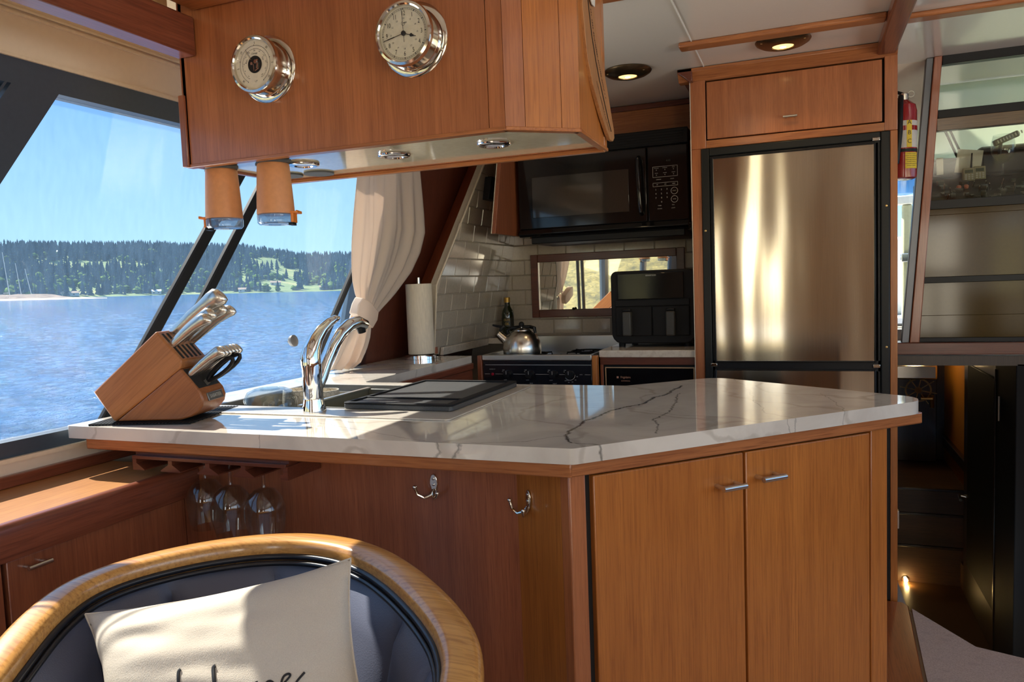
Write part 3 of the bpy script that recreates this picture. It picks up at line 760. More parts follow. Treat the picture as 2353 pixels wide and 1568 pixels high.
# sand spit with rocks, beach, houses, masts, a buoy
b = B(); P = []
for i in range(9):
    t = i/8; P.append([out(az, 690+70*t, max(0.02, 4.6*sin(pi*t)*max(0, min(1, (az-51.2)/1.8))*min(1, 1+0*(az))+0.7*noise.noise(Vector((az*3, t*5, 0)))*sin(pi*t))) for az in [51+j*0.4 for j in range(40)]])
b.grid(P)
k = N('brown_spit'); k.base(k.ramp(k.noise(k.coord(), 0.15, 5, 0.7), [(0.3, srgb(90, 76, 66)), (0.6, srgb(146, 124, 104)), (0.8, srgb(186, 168, 144))])); k.set(Roughness=1)
o = mesh_obj('sand_spit', b, k.m); o['kind'] = 'structure'
b = B(); P = []
for i in range(4): P.append([out(az, 640+18*i, 0.05+1.1*(i/3.0)*min(1, max(0, (az-49.6)/1.5))) for az in [49.6+j*0.5 for j in range(34)]])
b.grid(P); o = mesh_obj('beach', b, plain('pale_sand', srgb(222, 206, 176), 1.0)); o['kind'] = 'structure'
def house(az, d, w, hh, label, wallc, roofc):
    p = out(az, d, hill(az, d)-0.5); a = R(az)
    t = thing('house', label, 'house', p, 'houses on the far shore'); t.rotation_euler = (0, 0, a)
    part('wall', B().box(-w/2, w/2, -4, 4, 0, hh), wallc, t, local=True)
    rb = B().prism([(-4.6, hh), (4.6, hh), (0, hh+2.6)], -w/2-0.5, w/2+0.5, frameM((0, 0, 0), (0, 1, 0), (0, 0, 1), (1, 0, 0)))
    part('roof', rb, roofc, t, local=True)
    b2 = B()
    for x in (-w*0.28, w*0.22):
        part('window', B().box(x-1.0, x+1.0, -4.08, -3.98, hh*0.35, hh*0.75), ink, t, local=True)
hw = plain('pale_siding', srgb(226, 216, 196), 0.8); hr = plain('weathered_roof', srgb(176, 150, 126), 0.8); hr2 = plain('light_metal_roof', srgb(232, 232, 228), 0.5)
for px, dd, w, hh, lb, rm in ((140, 470, 14, 4, 'white roofed house on the meadow high on the far hill', hr2), (240, 60, 16, 5, 'tan house with brown roof in the clearing by the beach', hr), (160, 14, 22, 4, 'long low pale building at the left end of the beach', hr),
                              (600, 50, 14, 4, 'house among round trees right of the window mullions', hr), (635, 105, 15, 4, 'house on the upper clearing right of the mullions', hr), (360, 15, 12, 4, 'small waterside house left of the dark mullion', hr2),
                              (560, 12, 13, 4, 'low boathouse at the waterline between the mullion and the tumblers', hr), (745, 25, 12, 4, 'rightmost shore house beside the curtain', hr)):
    a = math.degrees(math.atan2(-ray(px, 680).x, ray(px, 680).y)); house(a, shore(a)+dd, w, hh, lb, hw, rm)
mast_m = plain('pale_mast', srgb(226, 224, 206), 0.4)
for i, (px0, py0, px1, py1, lb) in enumerate(((5, 580, 22, 668, 'tallest pale sailboat mast, leftmost behind the spit'), (35, 605, 49, 669, 'middle pale sailboat mast behind the spit'), (57, 618, 73, 671, 'shortest pale sailboat mast, rightmost of three behind the spit'))):
    D_ = 760; a = math.degrees(math.atan2(-ray(px1, py1).x, ray(px1, py1).y)); base = out(a, D_, 0.4)
    n2 = Vector((base.x, base.y, 0)).normalized(); tip = on(px0, py0, base, n2)
    t = thing('sailboat', lb, 'sailboat', base, 'moored sailboats behind the spit')
    part('mast', B().tube([base+Vector((0, 0, 0.8)), tip], [0.34, 0.22], 8), mast_m, t)
    sd = Vector((-n2.y, n2.x, 0))
    part('hull', B().sweep([base-sd*5, base-sd*3, base, base+sd*3, base+sd*5.5], [(-1.4, 0.9), (1.4, 0.9), (0.8, -0.2), (-0.8, -0.2)], (0, 0, 1)), white, t)
    part('boom', B().tube([base+(tip-base)*0.14, base+(tip-base)*0.14+sd*4.2], 0.18, 6), mast_m, t)
bp = out(math.degrees(math.atan2(-ray(383, 690).x, ray(383, 690).y)), 300, 0)
single('mooring_buoy', B().lathe([(0, -0.5), (0.55, -0.2), (0.6, 0.25), (0.4, 0.6), (0.12, 0.7), (0.1, 0.95), (0, 0.95)], Matrix.Translation(bp), 12), white, 'white mooring buoy floating beyond the dark mullion', 'buoy')
# the near bank astern (it shows in the mirror)
b = B(); P = []
for i in range(22):
    t = i/21; P.append([Vector((-90+j*3.4, -14-30*t+3*noise.noise(Vector((j*0.13, 1, 0))), ZW-0.3+5.2*t+0.5*noise.noise(Vector((j*0.4, t*9, 2))))) for j in range(42)])
b.grid(P)
k = N('dry_grass_bank'); k.base(k.ramp(k.noise(k.coord(), 0.7, 6, 0.75), [(0.3, srgb(96, 92, 52)), (0.5, srgb(186, 168, 92)), (0.75, srgb(226, 208, 140))])); k.set(Roughness=1); k.bump(k.noise(k.coord(), 3, 5), 1, 0.3)
o = mesh_obj('near_bank', b, k.m); o['kind'] = 'structure'
b = B(); rs = random.Random(4)
for i in range(420):
    x = rs.uniform(-60, 20); y = -16-rs.uniform(0, 5)+0.1*x*0; r = rs.uniform(0.2, 0.7)
    M = Matrix.Translation((x, y, ZW-0.2+(-(y+14))*0.17)) @ Matrix.Rotation(rs.uniform(0, 6), 4, 'Z') @ Matrix.Diagonal((r, r*rs.uniform(0.6, 1), r*rs.uniform(0.5, 0.8), 1))
    b.lathe([(0, -1), (0.7, -0.7), (1, 0), (0.72, 0.7), (0, 0.9)], M, 6, False)
single('riprap', b, plain('bank_stones', srgb(150, 142, 112), 0.9), 'grey boulders heaped along the near bank astern', 'rocks', kind='stuff', smooth=10)
struct('wall_helm_side', box(0.862, 1.88, 3.28, 3.34, -0.56, 0.885), dark_z)
struct('wall_starboard_low', box(1.80, 1.88, 2.28, 3.34, -0.56, -0.1), dark_z)
struct('floor_step', box(0.862, 1.80, 2.30, 3.28, -0.30, -0.25), plain('dark_step_floor', srgb(96, 72, 50), 0.6))
# ================================================================ ISLAND AND WORKTOPS
def round_poly(pts, rad, n=6):
    out_ = []; m = len(pts)
    for i, p in enumerate(pts):
        r = rad.get(i, 0); p = Vector(p)
        if not r: out_.append((p.x, p.y)); continue
        a = Vector(pts[i-1])-p; c = Vector(pts[(i+1) % m])-p; ang = a.angle(c); t = r/math.tan(ang/2); a.normalize(); c.normalize()
        s_, e_ = p+a*t, p+c*t; ctr = p+(a+c).normalized()*(r/sin(ang/2))
        a0 = (s_-ctr); a1 = (e_-ctr)
        for k in range(n+1):
            q = a0.lerp(a1, k/n); q = q.normalized()*r+ctr; out_.append((q.x, q.y))
    return out_
TOP = [(-1.682, 1.286), (-0.396, 1.288), (0.281, 1.965), (-0.255, 2.318), (-0.482, 2.112), (-1.36, 2.110), (-1.36, 2.972), (-1.682, 2.972)]
b = B().prism(round_poly(TOP, {0: 0.012, 1: 0.02, 2: 0.065, 3: 0.07, 5: 0.02}), 0.890, 0.920, None, [[(-1.52, 1.60), (-0.79, 1.60), (-0.79, 2.035), (-1.52, 2.035)]])
o = mesh_obj('countertop', b, marble_m, bev=0.005); o['label'] = 'white marble worktop with dark veins covering the island and running along the windows'; o['category'] = 'countertop'

ic = thing('island_cabinet', 'teak island cabinet with two doors under the marble worktop', 'cabinet', (-0.8, 1.8, 0))
E45 = Vector((0.70711, 0.70711, 0)); N45 = Vector((0.70711, -0.70711, 0)); PD = Vector((-0.414, 1.306, 0))
MD = frameM(PD, E45, -N45, (0, 0, 1))
def sd(px, py): return (on(px, py, PD, N45)-PD).dot(E45)
s1, s2, s3, s4, s5, s6 = sd(1366, 1200), sd(1710, 1200), sd(1715.5, 1200), sd(1998.5, 1100), sd(2001, 1100), sd(2038, 1100)
part('edge_trim', B().box(-1.63, -0.402, 1.296, 1.316, 0.863, 0.890), teak_x, ic, 0.003)
part('edge_trim', box(-1.36, -1.345, 2.13, 2.96, 0.863, 0.890), red_y, ic, 0.003)
L_ = 0.93
part('edge_trim', B().prism([(-0.002, -0.012), (L_, -0.012), (L_, 0.008), (-0.002, 0.008)], 0.863, 0.890, MD), teak_x, ic, 0.003, frame=MD)
pe = MD @ Vector((L_, -0.012, 0))
part('edge_trim', B().prism([(pe.x, pe.y), (pe.x-0.36, pe.y+0.237), (pe.x-0.37, pe.y+0.222), (pe.x-0.02, pe.y-0.008)], 0.863, 0.890), teak_x, ic, 0.003)
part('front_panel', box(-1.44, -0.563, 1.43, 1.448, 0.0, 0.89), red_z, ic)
part('corner_panel', B().prism([(-0.563, 1.430), (-0.432, 1.326), (-0.422, 1.340), (-0.556, 1.446)], 0.0, 0.866), gold_z, ic)  # lighter wood chosen here: window light on this face put into the colour
cp = MD @ Vector((sd(1347, 1150), 0.0, 0))
part('corner_post', B().prism([(-0.436, 1.328), (-0.413, 1.3135), (cp.x, cp.y), (cp.x-0.02, cp.y+0.02), (-0.425, 1.345)], 0.0, 0.866), teak_z, ic, 0.003)
part('gap_strip', B().box(sd(1347, 1150)-0.002, s1+0.004, 0.016, 0.03, 0, 0.866, MD), shadow_gap, ic)
part('gap_strip', B().box(s1-0.006, s6-0.002, 0.0195, 0.03, 0, 0.866, MD), shadow_gap, ic)
for sa, sb, hx0, hx1, hy in ((s1, s2, 1663, 1715, 1126), (s3, s4, 1755, 1806, 1104)):
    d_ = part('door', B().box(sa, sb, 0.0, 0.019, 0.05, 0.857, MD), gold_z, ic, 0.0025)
    p0 = on(hx0, hy, PD+N45*0.03, N45); p1 = on(hx1, hy-1, PD+N45*0.03, N45); p1.z = p0.z
    q = p0+(p1-p0)*0.06; q2 = p0+(p1-p0)*0.1
    part('handle', B().tube([p0, p1], 0.0062, 14).tube([q2-N45*0.031, q2], 0.0045, 10).tube([p1+(p0-p1)*0.1-N45*0.031, p1+(p0-p1)*0.1], 0.0045, 10), satin, d_, label='satin steel bar handle')
part('stile', B().box(s5, s6, -0.001, 0.019, 0.0, 0.866, MD), gold_z, ic, 0.002)
e6 = MD @ Vector((s6, 0.0, 0))
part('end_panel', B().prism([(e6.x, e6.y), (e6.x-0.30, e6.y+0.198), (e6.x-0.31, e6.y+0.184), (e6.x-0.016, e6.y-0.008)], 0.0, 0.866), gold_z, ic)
part('inner_panel', box(-1.385, -1.365, 2.13, 2.96, 0.0, 0.865), dark_z, ic)
part('inner_rail', box(-1.372, -1.352, 2.13, 2.96, 0.80, 0.862), red_y, ic, 0.002)
part('plinth', B().box(s1, s6, 0.03, 0.05, 0, 0.05, MD), dark_z, ic)

# sink with its rim, faucet, board, bowls
sk = thing('sink', 'drop in galley sink with flat satin rim set in the marble', 'sink', (-1.17, 1.78, 0.92))
part('rim', B().prism(round_poly([(-1.59, 1.505), (-0.752, 1.505), (-0.752, 2.062), (-1.59, 2.062)], {0: 0.012, 1: 0.012, 2: 0.012, 3: 0.012}, 4), 0.9203, 0.9235, None, [[(-1.515, 1.605), (-0.795, 1.605), (-0.795, 2.03), (-1.515, 2.03)]]), plain('satin_rim', srgb(214, 206, 194), 0.28, 0.35), sk, 0.001)
b = B()
for a in ((-1.517, -1.510, 1.603, 2.032), (-0.800, -0.793, 1.603, 2.032), (-1.51, -0.80, 1.603, 1.610), (-1.51, -0.80, 2.025, 2.032)): b.box(*a, 0.72, 0.9225)
b.box(-1.51, -0.80, 1.61, 2.025, 0.715, 0.722)
part('basin', b, plain('basin_grey', srgb(150, 148, 140), 0.35, 0.4), sk)
part('ledge', box(-1.51, -0.80, 2.004, 2.025, 0.895, 0.903), steel, sk)
part('ledge', box(-1.51, -0.80, 1.61, 1.628, 0.895, 0.903), steel, sk)
part('drain', B().lathe([(0.045, 0.722), (0.045, 0.726), (0.03, 0.725), (0, 0.724)], Matrix.Translation((-1.1, 1.8, 0)), 20), chrome, sk)
tr = thing('colander_tray', 'dark grey sliding tray resting in the sink left of the board', 'tray', (-1.19, 1.82, 0.85))
part('tray_wall', B().box(-1.275, -1.269, 1.66, 2.0, 0.84, 0.916).box(-1.12, -1.114, 1.66, 2.0, 0.84, 0.916).box(-1.269, -1.12, 1.66, 1.666, 0.84, 0.916).box(-1.269, -1.12, 1.994, 2.0, 0.84, 0.916).box(-1.269, -1.12, 1.666, 1.994, 0.84, 0.846), plain('tray_grey', srgb(108, 108, 98), 0.5), tr, 0.002)
part('tray_rim', B().box(-1.279, -1.265, 1.656, 2.004, 0.916, 0.920).box(-1.124, -1.110, 1.656, 2.004, 0.916, 0.920), steel, tr)
cb = thing('cutting_board', 'black speckled composite cutting board with raised rim lying across the sink', 'cutting board', (-0.94, 1.82, 0.9235))
BD = [(-1.098, 1.600), (-0.790, 1.600), (-0.790, 2.045), (-1.098, 2.045)]
part('slab', B().prism(round_poly(BD, {0: 0.012, 1: 0.012, 2: 0.012, 3: 0.012}, 4), 0.9237, 0.9360), granite_m, cb, 0.002)
part('raised_rim', B().prism(round_poly(BD, {0: 0.012, 1: 0.012, 2: 0.012, 3: 0.012}, 4), 0.9360, 0.9400, None, [[(-1.088, 1.620), (-0.812, 1.620), (-0.812, 2.034), (-1.088, 2.034)]]), black_matte, cb, 0.001)
part('groove_bar', box(-1.088, -0.812, 1.700, 1.709, 0.9360, 0.9395), black_matte, cb, 0.001)
fc = thing('faucet', 'tall chrome single lever kitchen faucet behind the marble edge', 'faucet', (-1.159, 1.565, 0.9235))
f0 = Matrix.Translation((-1.159, 1.565, 0.9235))
part('base', B().lathe([(0.0305, 0), (0.0305, 0.003), (0.0255, 0.026), (0.0252, 0.031), (0.024, 0.032)], f0, 32), chrome, fc)
part('body', B().lathe([(0.0240, 0.030), (0.0248, 0.034), (0.0248, 0.105), (0.0256, 0.112), (0.0256, 0.118), (0.024, 0.119)], f0, 32), chrome, fc)
part('spout', B().tube([(-1.157, 1.578, 0.975), (-1.154, 1.596, 1.005), (-1.150, 1.616, 1.042), (-1.145, 1.640, 1.080), (-1.139, 1.668, 1.110), (-1.132, 1.700, 1.130), (-1.125, 1.732, 1.137), (-1.119, 1.760, 1.128)], [0.014, 0.0165, 0.0165, 0.0165, 0.017, 0.0175, 0.0175, 0.014], 16), chrome, fc)
part('aerator', B().tube([(-1.124, 1.742, 1.128), (-1.123, 1.748, 1.108)], [0.013, 0.011], 14), black, fc)
part('handle', B().tube([(-1.160, 1.564, 1.040), (-1.160, 1.564, 1.058), (-1.159, 1.570, 1.080), (-1.155, 1.584, 1.104), (-1.148, 1.602, 1.126), (-1.139, 1.622, 1.143), (-1.130, 1.640, 1.152), (-1.126, 1.650, 1.153)], [0.0256, 0.0256, 0.0225, 0.019, 0.0155, 0.0125, 0.0095, 0.004], 18), chrome, fc)
gb = thing('glass_bowl', 'clear glass bowl upside down in the sink', 'bowl', (-1.405, 1.70, 0.84))
part('bowl_wall', B().lathe([(0.075, 0.0), (0.076, 0.03), (0.073, 0.07), (0.062, 0.092), (0.045, 0.100), (0.030, 0.102), (0.0, 0.100), (0, 0.096), (0.03, 0.098), (0.044, 0.096), (0.06, 0.088), (0.069, 0.068), (0.072, 0.03), (0.072, 0.0), (0.075, 0.0)], Matrix.Translation((-1.405, 1.70, 0.856)), 24, False), drink_glass, gb)
part('foot_ring', B().lathe([(0.030, 0.0975), (0.031, 0.104), (0.027, 0.104), (0.026, 0.0975)], Matrix.Translation((-1.405, 1.70, 0.856)), 24), drink_glass, gb)
for i, (x, y, lb) in enumerate(((-1.432, 1.86, 'crackled cream stoneware cup in the sink behind the glass bowl'), (-1.338, 1.86, 'crackled cream stoneware cup in the sink behind the faucet'))):
    t = thing('stoneware_cup', lb, 'cup', (x, y, 0.846), 'stoneware cups in the sink')
    part('cup_wall', B().lathe([(0.028, 0.0), (0.042, 0.012), (0.047, 0.05), (0.044, 0.085), (0.041, 0.085), (0.043, 0.05), (0.038, 0.016), (0, 0.012)], Matrix.Translation((x, y, 0.846)), 24), stone_m, t)

# knife block on its ribbed mat
mt = thing('drying_mat', 'black ribbed rubber mat under the knife block', 'mat', (-1.49, 1.44, 0.92))
mo = Vector((-1.612, 1.292, 0.9203)); ex, ey = Vector((0.965, 0.26, 0)), Vector((-0.26, 0.965, 0)); MM = frameM(mo, ex, ey, (0, 0, 1))
b = B()
for i in range(31): b.box(i*0.0085, i*0.0085+0.0036, 0, 0.245, 0.0012, 0.0045, MM)
part('rib', b, black_matte, mt, kind='stuff')
b = B()
for j in range(13): b.box(0, 0.2586, j*0.0198, j*0.0198+0.0030, 0.0, 0.0025, MM)
part('cross_rib', b, black_matte, mt, kind='stuff')
kb = thing('knife_block', 'slanted acacia wood knife block by the window', 'knife block', (-1.527, 1.35, 0.925))
c15, s15 = cos(R(15)), sin(R(15)); MK = frameM((-1.527, 1.345, 0.9255), (c15, s15, 0), (-s15, c15, 0), (0, 0, 1))
MKp = MK @ frameM((0, 0, 0), (1, 0, 0), (0, 0, 1), (0, 1, 0))       # (s, z, depth)
up_poly = [(-0.098, 0.073), (0.076, 0.217), (0.137, 0.144), (0.131, 0.125), (-0.045, 0.0), (-0.05, 0.0)]
lo_poly = [(0.131, 0.125), (0.178, 0.067), (0.184, 0.048), (0.180, 0.032), (0.168, 0.018), (0.150, 0.007), (0.12, 0.0), (-0.043, 0.0)]
MKr = MK @ Matrix.Rotation(R(-39.6), 4, 'Y')
part('upper_block', B().prism(up_poly, 0, 0.115, MKp), block_w, kb, 0.004, frame=MKr)
part('lower_block', B().prism(lo_poly, 0.0005, 0.1145, MKp), wood('acacia_dark', srgb(172, 106, 60), srgb(116, 66, 38), 'x', 0.4, 0.2, 0.8, 0.7), kb, 0.004, frame=MKr)
nk = Vector((0.768, 0.64)); dk = Vector((0.061, -0.073)).normalized()
for j in range(5):
    y = 0.012+j*0.0195
    for f0_, f1_ in ((0.10, 0.42), (0.52, 0.94)):
        pa, pb = Vector((0.076, 0.217))+dk*0.095*f0_, Vector((0.076, 0.217))+dk*0.095*f1_
        part('slot', B().prism([tuple(pa-nk*0.004), tuple(pb-nk*0.004), tuple(pb+nk*0.0006), tuple(pa+nk*0.0006)], y, y+0.009, MKp), shadow_gap, kb)
d2 = Vector((0.047, -0.058)).normalized(); n2 = Vector((0.777, 0.63))
part('slot', B().prism([tuple(Vector((0.131, 0.125))+d2*0.004+n2*0.0006), tuple(Vector((0.131, 0.125))+d2*0.064+n2*0.0006), tuple(Vector((0.131, 0.125))+d2*0.064-n2*0.003), tuple(Vector((0.131, 0.125))+d2*0.004-n2*0.003)], 0.008, 0.107, MKp), shadow_gap, kb)
Mpl = MK @ frameM((0.1845, 0.058, 0.052), (0, 1, 0), (-0.28, 0, 0.96), (0.96, 0, 0.28))
pl = part('name_plate', B().box(-0.036, 0.036, -0.010, 0.010, -0.002, 0.0012, Mpl), plain('pewter_plate', (0.25, 0.25, 0.25), 0.35, 0.9), kb, 0.0008)
part('lettering', letter(B(), 'SABATIER', Mpl @ Matrix.Translation((0, 0, 0.0014)), 0.0125), pale_ink, pl)
def knife(label, grp, f, y, L, hs, base, dd, nn, flare=1.0, seed=0):
    p = base+dd*f; o3 = MKp @ Vector((p.x, p.y, y)); t = thing('kitchen_knife' if grp.startswith('kit') else 'steak_knife', label, 'knife', o3, grp)
    ax = (MKp.to_3x3() @ Vector((nn.x, nn.y, 0))).normalized(); dn = (MKp.to_3x3() @ Vector((dd.x, dd.y, 0))).normalized(); sd_ = ax.cross(dn)
    pts, ups = [], []; prof = [(0, .0085, 0), (.12, .0095, 0), (.4, .0115, .001), (.62, .0120, .003), (.80, .0135, .007), (.92, .0150, .011), (.985, .0110, .014), (1.0, .004, .015)]
    b = B(); rings = []
    for u, r, sag in prof:
        c = o3+ax*(u*L)-(-dn)*0+dn*(sag*hs*0.9)
        rr = r*hs*(flare if u > 0.7 else 1)
        rings.append(b.verts([c+dn*(cos(2*pi*k/12)*rr)+sd_*(sin(2*pi*k/12)*rr*0.55) for k in range(12)]))
    for a, c in zip(rings, rings[1:]):
        for k in range(12): b.face([a[k], a[(k+1) % 12], c[(k+1) % 12], c[k]])
    b.face(rings[0][::-1]); b.face(rings[-1])
    part('handle', b, satin, t, smooth=60)
    part('blade', B().prism([(-0.008, 0), (0.008, 0), (0.006, 0.03), (-0.008, 0.03)], -0.0008, 0.0008, frameM(o3-ax*0.026, dn, ax, sd_)), steel, t)
b0 = Vector((0.076, 0.217)); b1 = Vector((0.131, 0.125))
GK = 'kitchen knives in the upper slots'
for lb, f, y, L, hs, fl in (('steel handled kitchen knife nearest the room in the upper slots', 0.046, 0.016, 0.118, 1.0, 1.05), ('steel handled kitchen knife second from the front in the upper slots', 0.038, 0.036, 0.128, 1.0, 1.1),
                            ('largest steel knife standing highest out of the block', 0.014, 0.055, 0.168, 1.2, 1.25), ('steel handled kitchen knife fourth from the front in the upper slots', 0.034, 0.078, 0.140, 1.0, 1.1),
                            ('steel handled kitchen knife rearmost in the upper slots', 0.046, 0.099, 0.146, 1.0, 1.0)):
    knife(lb, GK, f, y, L, hs*1.12, b0, dk, nk, fl)
for j in range(6):
    w_ = ('front', 'second', 'third', 'fourth', 'fifth', 'rearmost')[j]
    knife('small steel steak knife, %s of the lower row in the block' % w_, 'steak knives in the lower slot', 0.022, 0.014+j*0.0172, 0.108, 0.95, b1, d2, n2, 1.1)
o3 = MKp @ Vector((*(b1+d2*0.054), 0.05)); sc_ = thing('scissors', 'black handled kitchen scissors in the lowest slot of the block', 'scissors', o3)
ax = (MKp.to_3x3() @ Vector((0.80, 0.60, 0))).normalized(); dn = (MKp.to_3x3() @ Vector((d2.x, d2.y, 0))).normalized(); sdv = ax.cross(dn)
for sgn, L in ((1, 0.088), (-1, 0.098)):
    ring = []
    for k in range(17):
        a = 2*pi*k/16; ring.append(o3+ax*(0.012+L*0.5-L*0.5*cos(a))+dn*(0.0095*sin(a)*(1.1-0.3*cos(a)))-sdv*sgn*0.014*(0.5-0.5*cos(a)*0.6))
    part('finger_loop', B().tube(ring, 0.0052, 8, False), black, sc_)
part('blade', B().box(-0.007, 0.007, -0.03, 0.02, -0.0015, 0.0015, frameM(o3, dn, ax, sdv)), steel, sc_)

# coat hooks on the island front
def hook(label, p, nrm, side):
    nrm = Vector(nrm).normalized(); t = thing('coat_hook', label, 'hook', p, 'coat hooks on the island front'); u = Vector((0, 0, 1)); s_ = u.cross(nrm)
    M = frameM(p, s_, u, nrm)
    part('back_plate', B().prism([(0.0095*cos(a)*(1-0.25*(sin(a) < 0)), 0.002+0.022*sin(a)) for a in [2*pi*k/20 for k in range(20)]], 0, 0.0035, M), nickel, t, 0.0012)
    for sx_, L, h in ((-1, 0.034, 0.020), (1, 0.020, 0.010)):
        pts = [M @ Vector(q) for q in ((0, -0.012, 0.003), (sx_*0.004, -0.021, 0.010), (sx_*L*0.45, -0.025, 0.019), (sx_*L*0.85, -0.020+h*0.15, 0.024), (sx_*L, -0.021+h, 0.026))]
        part('prong', B().tube(pts, [0.005, 0.0042, 0.0036, 0.0034, 0.0034], 10).ball(pts[-1], 0.0052, 10), nickel, t)
    for z in (0.014, 0.001): screw(t, M @ Vector((0, z, 0.0034)), nrm, 0.0032, steel)
hook('polished double coat hook, left one under the marble edge', at(998, 1114, 1, 1.43)+Vector((0, -0.0005, 0)), (0, -1, 0), 1)
n_c = Vector((-0.104, -0.131, 0)).normalized()
hook('polished double coat hook, right one on the angled corner panel', on(1216, 1152, (-0.50, 1.380, 0), n_c)+n_c*0.0005, n_c, 1)

# stemware rack and hanging glasses
rk_ = thing('stemware_rack', 'timber stemware rack fixed under the island overhang', 'rack', (-1.27, 1.37, 0.86))
part('top_board', box(-1.495, -1.05, 1.318, 1.428, 0.846, 0.8625), red_x, rk_)
part('front_lip', box(-1.495, -1.05, 1.306, 1.318, 0.843, 0.8515), red_x, rk_, 0.001)
rx = [at(px, 1080, 1, 1.31).x for px in (312, 393, 478, 560, 655)]
MT = frameM((0, 1.308, 0), (1, 0, 0), (0, 0, 1), (0, 1, 0))
for i, x in enumerate(rx):
    zt, zb = 0.846, 0.816
    if i == 4: poly = [(x-0.012, zb), (x+0.008, zb), (x+0.008, zt), (x-0.004, zt), (x-0.004, zb+0.014), (x-0.012, zb+0.012)]
    elif i == 0: poly = [(x-0.006, zb), (x+0.03, zb), (x+0.03, zb+0.002), (x+0.006, zb+0.017), (x+0.006, zt), (x-0.006, zt)]
    else: poly = [(x-0.030, zb), (x+0.030, zb), (x+0.030, zb+0.003), (x+0.006, zb+0.017), (x+0.006, zt), (x-0.006, zt), (x-0.006, zb+0.017), (x-0.030, zb+0.003)]
    part('rail', B().prism(poly, 0, 0.118, MT), red_x, rk_)
def wine_glass(label, p, down=True, s=1.0, grp=None, tilt=None):
    """p is the centre of the foot"""
    t = thing('wine_glass', label, 'wine glass', p, grp); q = -1 if down else 1
    M = Matrix.Translation(p) @ Matrix.Diagonal((s, s, q*s, 1))
    part('foot', B().lathe([(0.0, 0.0), (0.033, 0.0), (0.034, 0.001), (0.02, 0.003), (0.006, 0.006), (0.0046, 0.012)], M, 24, False), drink_glass, t)
    part('stem', B().lathe([(0.0046, 0.012), (0.0042, 0.03), (0.0044, 0.048), (0.006, 0.056)], M, 14, False), drink_glass, t)
    part('bowl', B().lathe([(0.006, 0.056), (0.024, 0.062), (0.039, 0.080), (0.0465, 0.102), (0.047, 0.122), (0.043, 0.150), (0.037, 0.176), (0.0362, 0.176), (0.042, 0.150), (0.046, 0.122), (0.0455, 0.102), (0.038, 0.081), (0.023, 0.064), (0.0, 0.059)], M, 28, False), drink_glass, t)
GW = 'wine glasses hanging in the rack'
for px, y, lb in ((470, 1.385, 'hanging wine glass furthest left in the rack'), (527, 1.352, 'middle hanging wine glass in the rack'), (604, 1.352, 'hanging wine glass furthest right in the rack')):
    p = at(px, 1085, 1, y); wine_glass(lb, Vector((p.x, y, 0.8405)), True, 1.0, GW)

# cabinet along the port side with its sunlit ledge
sc = thing('side_cabinet', 'low teak cabinet with ledge along the port side', 'cabinet', (-1.55, 0.2, 0))
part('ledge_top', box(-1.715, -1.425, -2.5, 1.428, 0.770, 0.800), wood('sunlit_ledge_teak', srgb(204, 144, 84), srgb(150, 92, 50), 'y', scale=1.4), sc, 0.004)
part('nosing', B().sweep([(-1.424, -2.5, 0.775), (-1.424, 1.428, 0.775)], [(-0.016, -0.045), (0.004, -0.045), (0.010, -0.03), (0.010, 0.018), (0.005, 0.027), (-0.006, 0.030), (-0.016, 0.026)], (0, 0, 1)), red_y, sc, smooth=50)
part('back_strip', box(-1.722, -1.700, -2.5, 1.9, 0.800, 0.828), red_y, sc, 0.003)
part('carcass', box(-1.70, -1.448, -2.5, 1.428, 0.0, 0.770), shadow_gap, sc)
for y0, y1 in ((0.948, 1.392), (0.445, 0.938), (-0.06, 0.435)):
    d_ = part('door', box(-1.448, -1.430, y0, y1, 0.06, 0.727), red_z, sc, 0.002)
    if y0 > 0.9:
        a, c = at(66, 1308, 0, -1.408), at(120, 1288, 0, -1.408); c.z = a.z
        part('handle', B().tube([a, c], 0.0048, 12).tube([a.lerp(c, 0.15)+Vector((-0.024, 0, 0)), a.lerp(c, 0.15)], 0.004, 8).tube([a.lerp(c, 0.85)+Vector((-0.024, 0, 0)), a.lerp(c, 0.85)], 0.004, 8), satin, d_)
part('stile', box(-1.447, -1.431, 1.394, 1.429, 0.0, 0.727), red_z, sc)

# ================================================================ OVERHEAD CABINET
oc = thing('overhead_cabinet', 'teak cabinet hung from the ceiling above the island', 'cabinet', (-0.9, 1.45, 1.504))
ZB, ZT = 1.504, 2.01
part('front_panel', box(-1.246, -0.536, 1.290, 1.306, ZB+0.004, ZT), teak_z, oc)
part('front_plank', box(-0.5345, -0.504, 1.290, 1.306, ZB+0.004, ZT), teak_z, oc)
c0, c1 = Vector((-0.503, 1.290, 0)), Vector((-0.389, 1.381, 0)); ea = (c1-c0).normalized(); na = Vector((-ea.y, ea.x, 0)); MC = frameM(c0, ea, na, (0, 0, 1)); La = (c1-c0).length
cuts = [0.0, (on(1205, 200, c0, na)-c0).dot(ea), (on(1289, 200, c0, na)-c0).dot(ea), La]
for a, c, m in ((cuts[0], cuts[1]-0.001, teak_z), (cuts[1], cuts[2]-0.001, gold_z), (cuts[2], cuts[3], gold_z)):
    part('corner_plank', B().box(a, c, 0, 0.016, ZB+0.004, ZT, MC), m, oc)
part('side_panel', B().prism([(-0.389, 1.381), (-0.396, 1.610), (-0.412, 1.610), (-0.405, 1.381)], ZB+0.004, ZT), gold_z, oc)
part('side_edge', B().prism([(-0.3945, 1.585), (-0.396, 1.614), (-0.404, 1.614), (-0.4045, 1.585)], ZB+0.001, ZT), gold_z, oc, 0.002)
part('back_panel', box(-1.24, -0.41, 1.594, 1.606, ZB+0.004, ZT), teak_z, oc)
